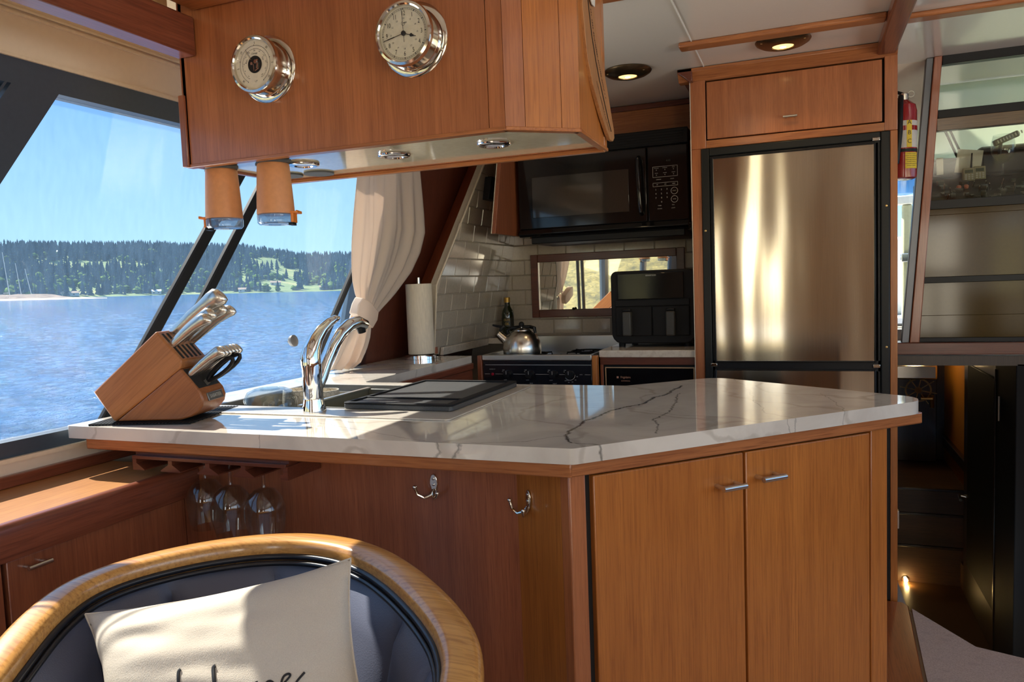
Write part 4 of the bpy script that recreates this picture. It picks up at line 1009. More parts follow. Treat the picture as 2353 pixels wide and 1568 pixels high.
part('end_panel', B().prism([(-1.250, 1.290), (-1.238, 1.290), (-1.222, 1.606), (-1.234, 1.606)], ZB, ZT), red_z, oc)
part('end_strip', box(-1.256, -1.240, 1.283, 1.290, ZB-0.002, 1.655), red_z, oc, 0.002)
part('bottom_trim', box(-1.25, -0.503, 1.288, 1.308, ZB-0.003, ZB+0.004), teak_x, oc, 0.001)
part('bottom_trim', B().box(0, La, -0.002, 0.016, ZB-0.003, ZB+0.004, MC), gold_x, oc, 0.001)
part('bottom_trim', B().prism([(-0.387, 1.381), (-0.394, 1.616), (-0.409, 1.616), (-0.402, 1.381)], ZB-0.003, ZB+0.004), gold_x, oc, 0.001)
part('bottom_trim', box(-1.236, -0.40, 1.598, 1.612, ZB-0.005, ZB+0.004), gold_x, oc, 0.001)
part('bottom_panel', B().prism([(-1.24, 1.306), (-0.505, 1.306), (-0.405, 1.388), (-0.412, 1.596), (-1.226, 1.596)], ZB+0.006, ZB+0.012), cream_gloss, oc)
for px, py, lb in ((698, 382, 'left chrome puck light under the overhead cabinet'), (906, 361, 'middle chrome puck light under the overhead cabinet'), (1135, 336, 'right chrome puck light under the overhead cabinet')):
    p = at(px, py, 2, ZB); t = thing('puck_light', lb, 'light', (p.x, p.y, ZB), 'puck lights under the overhead cabinet')
    M = Matrix.Translation((p.x, p.y, ZB+0.006)) @ Matrix.Rotation(pi, 4, 'X')
    part('bezel', B().lathe([(0.034, 0), (0.035, 0.002), (0.034, 0.0045), (0.031, 0.0058), (0.027, 0.0066), (0.021, 0.0068), (0.019, 0.004), (0.0, 0.003)], M, 28), chrome, t)
    part('lens', B().lathe([(0.0188, 0.0042), (0.012, 0.0054), (0, 0.0058)], M, 20), plain('frosted_lens', srgb(226, 228, 236), 0.2), t)
for px, py, lb in ((662, 406, 'left round grey felt pad under the overhead cabinet'), (733, 401, 'right round grey felt pad under the overhead cabinet')):
    p = at(px, py, 2, ZB+0.002); p.y = min(p.y, 1.556)
    single('round_pad', B().lathe([(0.036, 0), (0.036, 0.0035), (0.034, 0.004)], Matrix.Translation((p.x, p.y, ZB+0.002)), 28), felt, lb, 'pad', 'round pads under the overhead cabinet')
milky = glass_mat('milky_plastic', (0.80, 0.82, 0.84), 0.10, 1.2)
# two tan tumblers hanging upside down from their square pads
def tumbler(label, px, py, rot):
    p = at(px, py, 1, 1.352); t = thing('tumbler', label, 'tumbler', (p.x, p.y, 1.37), 'tumblers under the overhead cabinet'); x, y = p.x, p.y
    M = Matrix.Translation((x, y, 1.5055)) @ Matrix.Rotation(pi, 4, 'X')
    part('mounting_pad', B().prism([(-0.048, 0), (0, -0.048), (0.048, 0), (0, 0.048)], -0.004, 0.002, Matrix.Translation((x, y, 1.5055))), felt, t, 0.001)
    part('body', B().lathe([(0.0, 0.004), (0.0325, 0.004), (0.034, 0.007), (0.0362, 0.04), (0.0385, 0.08), (0.0400, 0.110), (0.0398, 0.112)], M, 36), orange, t)
    part('clear_rim', B().lathe([(0.0390, 0.112), (0.0402, 0.116), (0.0396, 0.130), (0.036, 0.134), (0.033, 0.133), (0.036, 0.128), (0.037, 0.114), (0.0, 0.113)], M, 36, False), milky, t)
    part('lid_disc', B().lathe([(0.035, 0.131), (0.030, 0.1335), (0, 0.1335)], M, 30), milky, t)
    MR = Matrix.Translation((x, y, 1.5055)) @ Matrix.Rotation(rot, 4, 'Z')
    tb = part('flip_tab', B().box(0.036, 0.050, -0.017, 0.017, -0.112, -0.108, MR).box(0.036, 0.0415, -0.015, 0.015, -0.131, -0.108, MR).box(0.048, 0.052, -0.017, 0.017, -0.112, -0.106, MR), orange2, t, 0.001)
    part('spout_slot', B().box(0.030, 0.040, -0.012, 0.012, -0.137, -0.131, MR), black, tb)
tumbler('tan tumbler hanging upside down, left one with its tab to the window', 508, 384, R(200))
tumbler('tan tumbler hanging upside down, right one with its tab to the galley', 627, 370, R(20))

# the two instruments
def ring_arc(b, M, r0, r1, a0, a1, n=48):
    vs = []
    for i in range(n+1):
        a = a0+(a1-a0)*i/n; vs.append((b.bm.verts.new(M @ Vector((r0*sin(a), r0*cos(a), 0))), b.bm.verts.new(M @ Vector((r1*sin(a), r1*cos(a), 0)))))
    for p, q in zip(vs, vs[1:]): b.face([p[0], p[1], q[1], q[0]])
def tick(b, M, a, r0, r1, w):
    s_, c_ = sin(a), cos(a); b.face(b.verts([M @ Vector(q) for q in ((r0*s_-w*c_, r0*c_+w*s_, 0), (r0*s_+w*c_, r0*c_-w*s_, 0), (r1*s_+w*c_, r1*c_-w*s_, 0), (r1*s_-w*c_, r1*c_+w*s_, 0))]))
def ship_case(name, label, px, py, k):
    p = at(px, py, 1, 1.290); t = thing(name, label, name if name == 'clock' else 'barometer', p)
    M = facing(p) @ Matrix.Diagonal((k, k, 1, 1))
    part('flange', B().lathe([(0.069, 0), (0.069, 0.002), (0.066, 0.004), (0.058, 0.0045), (0.0555, 0.007), (0.0545, 0.010)], M, 48), nickel, t)
    part('case', B().lathe([(0.0545, 0.008), (0.0535, 0.03), (0.0545, 0.036)], M, 48, False), plain('polished_case', (0.62, 0.56, 0.48), 0.12, 1.0) if 'polished_case' not in MATS else MATS['polished_case'], t)
    part('bezel', B().lathe([(0.0555, 0.034), (0.0585, 0.037), (0.0588, 0.042), (0.0570, 0.046), (0.0525, 0.0475), (0.0500, 0.045), (0.0495, 0.040)], M, 48, False), nickel, t)
    d_ = part('dial', B().lathe([(0.0505, 0.0400), (0.0, 0.0401)], M, 48, False), dial_m, t)
    for a in (R(115), R(235), R(-5)): screw(t, M @ Vector((0.063*sin(a), 0.063*cos(a), 0.004)), (0, -1, 0), 0.0035, steel)
    return t, d_, M @ Matrix.Translation((0, 0, 0.0408))
t, d_, MF = ship_case('clock', 'round nickel wall clock with white dial on the overhead cabinet', 953, 92, 1.0)
b = B(); ring_arc(b, MF, 0.0455, 0.0459, 0, 2*pi); ring_arc(b, MF, 0.0430, 0.0434, 0, 2*pi)
for i in range(60): tick(b, MF, i*pi/30, 0.0432 if i % 5 else 0.0422, 0.0457, 0.00018 if i % 5 else 0.0007)
for h in range(1, 13):
    a = h*pi/6; letter(b, str(h), MF @ Matrix.Translation((0.0360*sin(a), 0.0360*cos(a), 0)), 0.0118, 0.72)
    letter(b, str(h+12), MF @ Matrix.Translation((0.0272*sin(a), 0.0272*cos(a), 0)), 0.0042)
ring_arc(b, MF @ Matrix.Translation((-0.001, 0.0185, 0)), 0.0034, 0.0040, R(60), R(330))
for k_ in range(3): b.face(b.verts([MF @ Vector(q) for q in ((-0.001, 0.0180+k_*0.0008, 0), (0.0065, 0.0185+k_*0.0008, 0), (0.0065, 0.0189+k_*0.0008, 0), (-0.001, 0.0184+k_*0.0008, 0))]))
part('numerals', b, ink, d_)
MH = MF @ Matrix.Translation((0, 0, 0.0014))
b = B(); ah = R(108); tick(b, MH, ah, 0, 0.026, 0.0006); tick(b, MH, ah, 0.013, 0.021, 0.0016); b.lathe([(0.0032, 0), (0, 0)], MH @ Matrix.Translation((0.016*sin(ah), 0.016*cos(ah), 0.0002)), 14, False)
part('hour_hand', b, ink, d_)
b = B(); tick(b, MH @ Matrix.Translation((0, 0, 0.0004)), R(258), 0, 0.0435, 0.0006); tick(b, MH @ Matrix.Translation((0, 0, 0.0004)), R(258), 0.02, 0.035, 0.0009); part('minute_hand', b, ink, d_)
b = B(); tick(b, MH @ Matrix.Translation((0, 0, 0.0008)), R(-3), -0.016, 0.0445, 0.00045); b.lathe([(0.0046, 0.0), (0.0046, 0.002), (0.003, 0.0028), (0, 0.003)], MH, 20); part('second_hand', b, ink, d_)
part('crystal', B().lathe([(0.0498, 0.0448), (0.03, 0.0462), (0, 0.0466)], facing(at(953, 92, 1, 1.29)), 40, False), clear_glass, t)
t, d_, MF = ship_case('barometer', 'round nickel barometer with open centre on the overhead cabinet', 617, 160, 0.97)
b = B()
for r in (0.0375, 0.0382): ring_arc(b, MF, r, r+0.00028, R(-150), R(150))
for r in (0.0310, 0.0316): ring_arc(b, MF, r, r+0.00022, R(-150), R(150))
for i in range(61):
    a = R(-150+i*5); tick(b, MF, a, 0.0376, 0.0384 if i % 15 else 0.0398, 0.00015 if i % 15 else 0.0006)
for i in range(41):
    a = R(-150+i*7.5); tick(b, MF, a, 0.0300 if i % 4 == 0 else 0.0310, 0.0316, 0.00015 if i % 4 else 0.00045)
for s_, a in (('28', -135), ('5', -95), ('29', -50), ('5', 2), ('30', 45), ('5', 92), ('31', 130)):
    letter(b, s_, MF @ Matrix.Translation((0.0430*sin(R(a)), 0.0430*cos(R(a)), 0)) @ Matrix.Rotation(-R(a), 4, 'Z'), 0.0062, 0.9)
for s_, a in (('94', -142), ('95', -112), ('96', -82), ('97', -52), ('99', -28), ('100', 0), ('101', 28), ('102', 56), ('103', 84), ('104', 112), ('105', 142)):
    letter(b, s_, MF @ Matrix.Translation((0.0276*sin(R(a)), 0.0276*cos(R(a)), 0)) @ Matrix.Rotation(-R(a), 4, 'Z'), 0.0034)
for s_, a, r in (('Rain', -68, 0.0225), ('Change', 0, 0.0222), ('Fair', 66, 0.0225)):
    letter(b, s_, MF @ Matrix.Translation((r*sin(R(a)), r*cos(R(a)), 0)) @ Matrix.Rotation(-R(a), 4, 'Z'), 0.0052)
ring_arc(b, MF @ Matrix.Translation((0.0, -0.033, 0)), 0.0022, 0.0026, R(60), R(330))
for k_ in range(3): b.face(b.verts([MF @ Vector(q) for q in ((0.0, -0.0336+k_*0.0006, 0), (0.0045, -0.0332+k_*0.0006, 0), (0.0045, -0.0330+k_*0.0006, 0), (0.0, -0.0334+k_*0.0006, 0))]))
part('scale', b, ink, d_)
mv = part('movement', B().lathe([(0.0175, 0.0003), (0.0, 0.0004)], MF, 36, False), plain('movement_dark', (0.03, 0.03, 0.032), 0.3, 0.5), d_)
b = B()
for x, y, w, h, a in ((0.004, 0.006, 0.011, 0.004, 20), (0.007, -0.003, 0.004, 0.012, -10), (-0.002, -0.006, 0.0016, 0.014, 5), (0.006, -0.011, 0.010, 0.0024, 25), (-0.007, 0.002, 0.005, 0.005, 0)):
    b.box(-w/2, w/2, -h/2, h/2, 0, 0.0016, MF @ Matrix.Translation((x, y, 0.0006)) @ Matrix.Rotation(R(a), 4, 'Z'))
b.lathe([(0.0045, 0), (0.004, 0.002), (0, 0.002)], MF @ Matrix.Translation((0.003, 0.005, 0.0008)), 16); b.lathe([(0.0032, 0), (0.003, 0.0018), (0, 0.002)], MF @ Matrix.Translation((-0.007, 0.002, 0.0008)), 14)
part('gears', b, nickel, t)
b = B(); tick(b, MF @ Matrix.Translation((0, 0, 0.0022)), R(-33), -0.004, 0.038, 0.0004); part('needle', b, ink, d_)
b = B(); tick(b, MF @ Matrix.Translation((0, 0, 0.0028)), R(-37), 0.012, 0.035, 0.00035); part('set_hand', b, brass, d_)

# carved wooden plaque on the cabinet's right end
ws_ = thing('wooden_plaque', 'long pointed plywood plaque hung on the right end of the overhead cabinet', 'plaque', (-0.386, 1.55, 1.52))
Lp = [(1337, -30), (1340, 20), (1345, 80), (1352, 140), (1362, 190), (1374, 235), (1386, 275), (1396, 305), (1403, 322)]
Rp = [(1358, -30), (1364, 20), (1372, 80), (1382, 130), (1391, 180), (1399, 225), (1406, 270), (1411, 300), (1412, 318), (1409, 325)]
lp = [at(x, y, 0, -0.384) for x, y in Lp]; rp_ = [at(x, y, 0, -0.384) for x, y in Rp]
part('board', B().prism([(p.y, p.z) for p in lp]+[(p.y, p.z) for p in rp_[::-1]], -0.392, -0.384, frameM((0, 0, 0), (0, 1, 0), (0, 0, 1), (1, 0, 0))), tan_wood, ws_, 0.001)
b = B()
for k_ in range(8):
    for q0, q1, off in ((0.10, 0.92, 0.52),):
        pass
mid = [lp[min(i, len(lp)-1)].lerp(rp_[i], 0.5) for i in range(len(lp))]
part('inlay_line', B().tube([p+Vector((0.0006, 0, 0)) for p in mid[:-1]], 0.0009, 5), shadow_gap, ws_)
b = B(); rs = random.Random(3)
for fr, i0, i1 in ((0.70, 1, 5), (0.30, 4, 7)):
    n_s = 40
    for k_ in range(n_s):
        u = i0+(i1-i0)*k_/n_s; i = int(u); q = u-i
        if rs.random() < 0.18: continue
        pA = lp[i].lerp(rp_[i], fr).lerp(lp[i+1].lerp(rp_[i+1], fr), q); pB = pA+(lp[i+1]-lp[i])*((i1-i0)/n_s*0.7)
        w_ = Vector((0, 0.003*rs.uniform(0.6, 1.2), 0)); dx = Vector((0.0004, 0, 0))
        b.face(b.verts([pA+dx-w_, pB+dx-w_, pB+dx+w_, pA+dx+w_]))
part('etched_lettering', b, plain('burnt_brown', srgb(84, 54, 32), 0.8), ws_)
part('backing_strip', B().prism([(p.y, p.z) for p in [at(x, y, 0, -0.3935) for x, y in ((1337, -20), (1343, 60), (1350, 120), (1358, 142), (1362, 145), (1364, 100), (1358, 20), (1354, -20))]], -0.3935, -0.3925, frameM((0, 0, 0), (0, 1, 0), (0, 0, 1), (1, 0, 0))), tan_wood, ws_)
pc = [at(x, y, 0, -0.379) for x, y in ((1355, -12), (1368, -12), (1367, 16), (1361, 10))]
single('paper_tag', B().prism([(p.y, p.z) for p in pc], -0.3805, -0.379, frameM((0, 0, 0), (0, 1, 0), (0, 0, 1), (1, 0, 0))), paper, 'small white paper tag on the plaque', 'tag')
# ================================================================ GALLEY: FRIDGE AND ITS CABINET
FY = 2.98
fb = thing('fridge_cabinet', 'tall teak cabinet built around the refrigerator', 'cabinet', (-0.04, 3.3, 0))
part('stile', box(-0.402, -0.347, FY, 3.02, 1.7115, 1.985), teak_z, fb, 0.002)
part('stile', box(-0.402, -0.366, FY, 3.02, 0.0, 1.711), teak_z, fb, 0.002)
part('white_edge', box(-0.4045, -0.402, FY-0.002, 3.02, 0.0, 1.975), trim_w, fb)  # pale strip standing in for light caught on the stile's edge
part('stile', box(0.281, 0.305, FY, 3.02, 0.0, 1.711), gold_z, fb, 0.002)
part('stile', box(0.264, 0.305, FY, 3.02, 1.7115, 1.99), teak_z, fb, 0.002)
part('rail', box(-0.347, 0.264, FY, 3.02, 1.7115, 1.741), teak_x, fb, 0.002)
part('rail', box(-0.347, 0.264, FY, 3.02, 1.964, 1.985), teak_x, fb, 0.002)
part('gap_strip', box(-0.347, 0.264, 3.005, 3.02, 1.741, 1.964), shadow_gap, fb)
ud = part('door', box(-0.3425, 0.2565, FY+0.002, 3.004, 1.7455, 1.9585), teak_z, fb, 0.002)
a, c = at(1799, 268.5, 1, FY-0.022), at(1832, 265, 1, FY-0.022); c.z = a.z
part('handle', B().tube([a, c], 0.0045, 10).tube([a.lerp(c, 0.2)+Vector((0, 0.024, 0)), a.lerp(c, 0.2)], 0.0035, 8).tube([a.lerp(c, 0.8)+Vector((0, 0.024, 0)), a.lerp(c, 0.8)], 0.0035, 8), satin, ud)
part('crown', B().prism([(2.945, 2.008), (2.945, 1.996), (2.968, 1.978), (2.979, 1.966), (3.02, 1.966), (3.02, 2.008)], -0.445, 0.305, frameM((0, 0, 0), (0, 1, 0), (0, 0, 1), (1, 0, 0))), teak_x, fb, 0.002)
part('crown', B().prism([(-0.445, 2.008), (-0.445, 1.996), (-0.420, 1.978), (-0.404, 1.962), (-0.39, 1.962), (-0.39, 2.008)], 2.945, 3.60, frameM((0, 0, 0), (1, 0, 0), (0, 0, 1), (0, 1, 0))), red_x, fb, 0.002)
part('side_panel', box(-0.402, -0.385, 3.02, 3.74, 0.0, 1.99), teak_z, fb)
part('side_panel', box(0.289, 0.305, 3.02, 3.74, 0.0, 1.99), teak_z, fb)
part('latch', box(0.305, 0.312, 3.0, 3.03, 0.28, 0.345), satin, fb, 0.001)
fr = thing('refrigerator', 'stainless two door refrigerator with black frame', 'refrigerator', (-0.04, 3.3, 0.05))
def ringbox(b, x0, x1, z0, z1, t, y0, y1):
    return b.box(x0, x0+t, y0, y1, z0, z1).box(x1-t, x1, y0, y1, z0, z1).box(x0+t, x1-t, y0, y1, z1-t, z1).box(x0+t, x1-t, y0, y1, z0, z0+t)
part('outer_frame', ringbox(B(), -0.365, 0.280, 0.02, 1.710, 0.030, 2.968, 3.0), plain('satin_black_frame', (0.014, 0.015, 0.0145), 0.38, Specular_IOR_Level=0.25), fr, 0.004)
part('gasket', ringbox(B(), -0.333, 0.248, 0.052, 1.678, 0.006, 2.972, 3.0).box(-0.333, 0.248, 2.972, 3.0, 0.862, 0.900), black, fr)
part('cavity', box(-0.36, 0.275, 3.0, 3.03, 0.05, 1.69), shadow_gap, fr)
for z0, z1 in ((0.899, 1.669), (0.09, 0.864)):
    b = B(); P = []
    for i in range(25):
        u = i/24; x = -0.322+u*0.552; P.append([Vector((x, 2.972-0.003*(1-(2*u-1)**2), z0+(z1-z0)*j/8)) for j in range(9)])
    b.grid(P)
    d_ = part('door', b, fridge_m, fr, smooth=80)
    part('door_edge', ringbox(B(), -0.327, 0.235, z0-0.005, z1+0.005, 0.006, 2.962, 3.0), black, d_, 0.002)
for x, z in ((0.236, 0.882), (0.236, 1.683), (-0.33, 0.885)):
    part('hinge', box(x-0.012, x+0.012, 2.960, 2.973, z-0.006, z+0.006), nickel, fr, 0.002)
for x, z in ((0.268, 1.45), (0.268, 0.95), (-0.353, 1.40)): screw(fr, (x, 2.9678, z), (0, -1, 0), 0.004, brass)

# range hood microwave in its niche
up = thing('microwave_cabinet', 'teak cabinet framing the black microwave', 'cabinet', (-0.8, 3.5, 1.443))
MYZ = frameM((0, 0, 0), (0, 1, 0), (0, 0, 1), (1, 0, 0))
part('side_panel', B().prism([(3.0, 1.445), (3.74, 1.445), (3.74, 2.005), (3.17, 2.005)], -1.253, -1.236, MYZ), red_z, up, 0.002)
part('white_edge', B().prism([(2.998, 1.445), (3.04, 1.445), (3.21, 2.005), (3.168, 2.005)], -1.256, -1.253, MYZ), trim_w, up)
part('fascia', box(-1.236, -0.403, 3.43, 3.45, 1.80, 2.005), teak_x, up)
part('top_rail', box(-1.236, -0.445, 3.415, 3.43, 1.985, 2.008), red_x, up, 0.003)
part('bottom_board', box(-1.236, -0.403, 3.30, 3.74, 1.445, 1.46), dark_z, up)
part('side_panel', box(-0.447, -0.4055, 3.27, 3.74, 1.462, 1.80), teak_z, up)
mw = thing('microwave', 'black over the range microwave with window and keypad', 'microwave', (-0.83, 3.4, 1.42))
part('body', box(-1.213, -0.452, 3.262, 3.60, 1.462, 1.853), black_matte, mw, 0.004)
part('vent_grille', box(-1.216, -0.452, 3.250, 3.264, 1.790, 1.856), black, mw, 0.004)
for k_ in range(5): part('louver', box(-1.20, -0.47, 3.247, 3.252, 1.797+k_*0.011, 1.801+k_*0.011), black_matte, mw)
dr = part('door', box(-1.216, -0.628, 3.246, 3.264, 1.470, 1.786), black_gloss, mw, 0.005)
part('door_window', box(-1.150, -0.706, 3.2445, 3.248, 1.520, 1.702), plain('dark_window', (0.03, 0.028, 0.026), 0.04, coat=0.6), dr, 0.003)
part('handle', B().tube([(-0.660, 3.243, 1.745), (-0.660, 3.222, 1.735), (-0.659, 3.216, 1.70), (-0.656, 3.212, 1.625), (-0.653, 3.216, 1.55), (-0.651, 3.222, 1.515), (-0.651, 3.243, 1.505)], [0.009, 0.011, 0.012, 0.012, 0.012, 0.011, 0.009], 12), black_gloss, dr)
cp_ = part('control_panel', box(-0.624, -0.455, 3.247, 3.264, 1.470, 1.786), black_gloss, mw, 0.004)
part('chin', B().prism([(3.246, 1.470), (3.226, 1.448), (3.240, 1.436), (3.30, 1.432), (3.30, 1.470)], -1.216, -0.452, frameM((0, 0, 0), (0, 1, 0), (0, 0, 1), (1, 0, 0))), black_gloss, mw, 0.003)
part('base_pan', box(-1.17, -0.475, 3.27, 3.58, 1.405, 1.436), black, mw, 0.004)
MQ = facing((0, 3.2464, 0))
def at_mw(px, py): p = at(px, py, 1, 3.2464); return p.x, p.z
b = B()
def outline(b, x0, x1, z0, z1, w, M):
    for q in ((x0, x1, z0, z0+w), (x0, x1, z1-w, z1), (x0, x0+w, z0, z1), (x1-w, x1, z0, z1)):
        b.face(b.verts([M @ Vector(p) for p in ((q[0], q[2], 0), (q[1], q[2], 0), (q[1], q[3], 0), (q[0], q[3], 0))]))
outline(b, -0.602, -0.497, 1.655, 1.700, 0.0012, MQ); outline(b, -0.602, -0.497, 1.616, 1.632, 0.0012, MQ)
for i, w_ in enumerate(('POPCORN', 'BEVERAGE', 'PIZZA', 'BAKED', 'DINNER', 'REHEAT')):
    letter(b, w_, MQ @ Matrix.Translation((-0.586+(i % 3)*0.036, 1.693-(i//3)*0.021, 0)), 0.0042); letter(b, '0', MQ @ Matrix.Translation((-0.586+(i % 3)*0.036, 1.685-(i//3)*0.021, 0)), 0.007)
letter(b, 'DEFROST', MQ @ Matrix.Translation((-0.577, 1.645, 0)), 0.005); letter(b, 'COOK', MQ @ Matrix.Translation((-0.52, 1.645, 0)), 0.005)
for i, w_ in enumerate(('LB', 'QK', 'ADD')): letter(b, w_, MQ @ Matrix.Translation((-0.584+i*0.035, 1.624, 0)), 0.006)
for i, w_ in enumerate('1234567890'):
    letter(b, w_, MQ @ Matrix.Translation((-0.590+(i % 3 if i < 9 else 1)*0.0235, 1.603-(i//3)*0.0175, 0)), 0.0092)
for z in (1.594, 1.559):
    ring_arc(b, MQ @ Matrix.Translation((-0.512, z, 0)), 0.0132, 0.0146, 0, 2*pi, 28)
letter(b, 'START', MQ @ Matrix.Translation((-0.512, 1.594, 0)), 0.0055); letter(b, 'STOP', MQ @ Matrix.Translation((-0.512, 1.559, 0)), 0.0055)
for s_, x, z in (('TIMER', -0.575, 1.535), ('POWER', -0.575, 1.522), ('FAN', -0.518, 1.535), ('LIGHT', -0.518, 1.522)): letter(b, s_, MQ @ Matrix.Translation((x, z, 0)), 0.0055)
part('keypad_print', b, pale_ink, cp_)
part('clock_display', letter(B(), '4:43', MQ @ Matrix.Translation((-0.535, 1.722, 0)), 0.011), plain('dim_display', srgb(70, 72, 60), 0.3), cp_)

# stove
sv = thing('stove', 'black and steel galley stove with four knobs', 'stove', (-1.06, 3.2, 0))
part('body', box(-1.306, -0.820, 2.985, 3.50, 0.0, 0.885), black, sv)
part('top_rim', box(-1.308, -0.818, 2.966, 2.990, 0.900, 0.924), steel, sv, 0.003)
part('top_rim', box(-1.308, -1.295, 2.99, 3.50, 0.884, 0.924).box(-0.831, -0.818, 2.99, 3.50, 0.884, 0.924), steel, sv, 0.002)
part('back_guard', box(-1.308, -0.818, 3.50, 3.52, 0.884, 0.966), steel, sv, 0.003)
pn = part('control_panel', box(-1.306, -0.820, 2.972, 2.986, 0.62, 0.899), plain('smoked_black_panel', (0.014, 0.015, 0.020), 0.12, coat=0.6), sv, 0.002)
part('trim_line', box(-1.296, -0.822, 2.9705, 2.973, 0.8795, 0.8825), steel, pn)
MQ = facing((0, 2.9714, 0))
kx = [at(px, 860, 1, 2.9714).x for px in (1167, 1218, 1272, 1309)]
b = B()
xs = [-1.30, -1.27, -1.245, -1.217, kx[0]+0.028, kx[1]-0.02, kx[1]+0.028, kx[2]-0.02, kx[2]+0.028, kx[3]-0.02, -0.872, -0.862, -0.852, -0.825]
for a, c in ((-1.30, -1.275), (-1.25, kx[0]-0.02), (kx[0]+0.025, kx[1]-0.018), (kx[1]+0.025, kx[2]-0.018), (kx[2]+0.025, kx[3]-0.018), (-0.872, -0.860), (-0.85, -0.826)):
    b.face(b.verts([MQ @ Vector(p) for p in ((a, 0.8405, 0), (c, 0.8405, 0), (c, 0.8418, 0), (a, 0.8418, 0))]))
for i, x in enumerate(kx):
    letter(b, 'OFF', MQ @ Matrix.Translation((x-0.020, 0.858, 0)), 0.006); letter(b, 'HI', MQ @ Matrix.Translation((x-0.024, 0.8515, 0)), 0.006); letter(b, 'LOW', MQ @ Matrix.Translation((x-0.012, 0.816, 0)), 0.006)
    if i < 3: letter(b, ('FRONT', 'REAR', 'RIGHT')[i], MQ @ Matrix.Translation((x+0.004, 0.802, 0)), 0.006)
ring_arc(b, MQ @ Matrix.Translation((kx[3], 0.841, 0)), 0.0225, 0.0245, R(95), R(235), 24)
letter(b, 'BURNER LIT', MQ @ Matrix.Translation((-1.263, 0.862, 0)), 0.005)
for i, w_ in enumerate(('500', '400', '350', '300', '250')):
    a = R(105+i*28); letter(b, w_, MQ @ Matrix.Translation((kx[3]+0.033*sin(a), 0.841+0.033*cos(a), 0)), 0.005)
part('panel_print', b, pale_ink, pn)
for i, x in enumerate(kx):
    M = facing((x, 2.9715, 0.841)); kn = part('knob', B().lathe([(0.0165, 0), (0.017, 0.004), (0.0155, 0.018), (0.0145, 0.020), (0, 0.0205)], M, 24), black, pn)
    part('pointer', B().box(-0.0009, 0.0009, 0.001, 0.0150, 0.0203, 0.0212, M), pale_ink, kn)
part('indicator_light', B().lathe([(0.0065, 0), (0.006, 0.003), (0, 0.0045)], facing((at(1132, 862, 1, 2.97).x, 2.9715, 0.8405)), 16), plain('red_lens', srgb(170, 30, 50), 0.2), pn)
gr = part('burner_pan', box(-1.294, -0.832, 2.992, 3.498, 0.884, 0.889), black_gloss, sv)
for cx_, cy_ in ((-0.95, 3.12), (-0.95, 3.37), (-1.18, 3.25)):
    part('burner', B().lathe([(0.036, 0.889), (0.036, 0.897), (0.026, 0.901), (0, 0.902)], Matrix.Translation((cx_, cy_, 0)), 20), black, sv)
    b = B()
    for k_ in range(4):
        a = k_*pi/2+pi/4; d_ = Vector((cos(a), sin(a), 0)); c_ = Vector((cx_, cy_, 0))
        b.tube([c_+d_*0.105+Vector((0, 0, 0.890)), c_+d_*0.103+Vector((0, 0, 0.9025)), c_+d_*0.03+Vector((0, 0, 0.9025))], 0.0035, 6)
    b.tube([Vector((cx_+0.072*cos(2*pi*k_/20), cy_+0.072*sin(2*pi*k_/20), 0.9025)) for k_ in range(21)], 0.0035, 6, False)
    part('grate', b, black_matte, sv)
sf = thing('stove_surround', 'timber posts on either side of the stove', 'trim', (-1.06, 2.98, 0))
part('post', box(-1.330, -1.310, 2.965, 2.99, 0.0, 0.921), red_z, sf, 0.001); part('post', box(-0.8165, -0.797, 2.965, 3.0, 0.0, 0.920), gold_z, sf, 0.001)
lg = thing('back_ledge', 'pale quartz ledge and upstand behind the stove', 'countertop', (-1.0, 3.63, 0.92))
part('ledge', box(-1.53, -0.80, 3.522, 3.748, 0.925, 0.955), quartz_m, lg, 0.003)
part('support', box(-1.30, -0.80, 3.56, 3.74, 0.0, 0.925), dark_z, lg)
part('upstand', B().prism([(3.0, 0.92), (3.0, 0.956), (3.52, 0.956), (3.52, 0.92)], 0.007, 0.022, MS), quartz_m, lg, 0.002)

# quartz counter right of the stove with the black oven front below
qc = thing('quartz_counter', 'pale quartz counter right of the stove under the air fryer', 'countertop', (-0.6, 3.3, 0.909))
part('slab', box(-0.7965, -0.4035, 3.005, 3.748, 0.909, 0.938), quartz_m, qc, 0.003)
part('upstand', box(-0.795, -0.4035, 3.728, 3.748, 0.938, 0.957), quartz_m, qc, 0.002)
bc = thing('base_cabinet', 'teak base cabinet holding the black appliance right of the stove', 'cabinet', (-0.6, 3.3, 0))
part('rail', box(-0.795, -0.404, 3.015, 3.04, 0.878, 0.909), red_x, bc, 0.001)
part('stile', box(-0.795, -0.783, 3.015, 3.04, 0.0, 0.878), red_z, bc, 0.001)
part('carcass', box(-0.783, -0.406, 3.05, 3.72, 0.0, 0.909), dark_z, bc)
dw = thing('trash_compactor', 'black appliance front with gold edging below the quartz counter', 'appliance', (-0.6, 3.02, 0.1))
part('frame', box(-0.782, -0.406, 3.022, 3.045, 0.1, 0.877), black, dw, 0.002)
dp = part('front', box(-0.772, -0.414, 3.016, 3.023, 0.12, 0.866), black_gloss, dw, 0.001)
part('gold_edging', ringbox(B(), -0.774, -0.412, 0.118, 0.868, 0.0035, 3.0145, 3.018), plain('pale_gold', srgb(222, 184, 140), 0.35, 0.3), dp)
MQ = facing((0, 3.0156, 0))
part('lettering', letter(letter(B().face(()) if False else B(), 'Frigidaire', MQ @ Matrix.Translation((-0.690, 0.826, 0)), 0.0125, 0.9), 'COMMERCIAL', MQ @ Matrix.Translation((-0.690, 0.811, 0)), 0.006), plain('copper_print', srgb(206, 150, 120), 0.4), dp)
part('badge', box(-0.727, -0.719, 3.0150, 3.0162, 0.822, 0.830), plain('copper_badge', srgb(206, 150, 120), 0.4), dp)

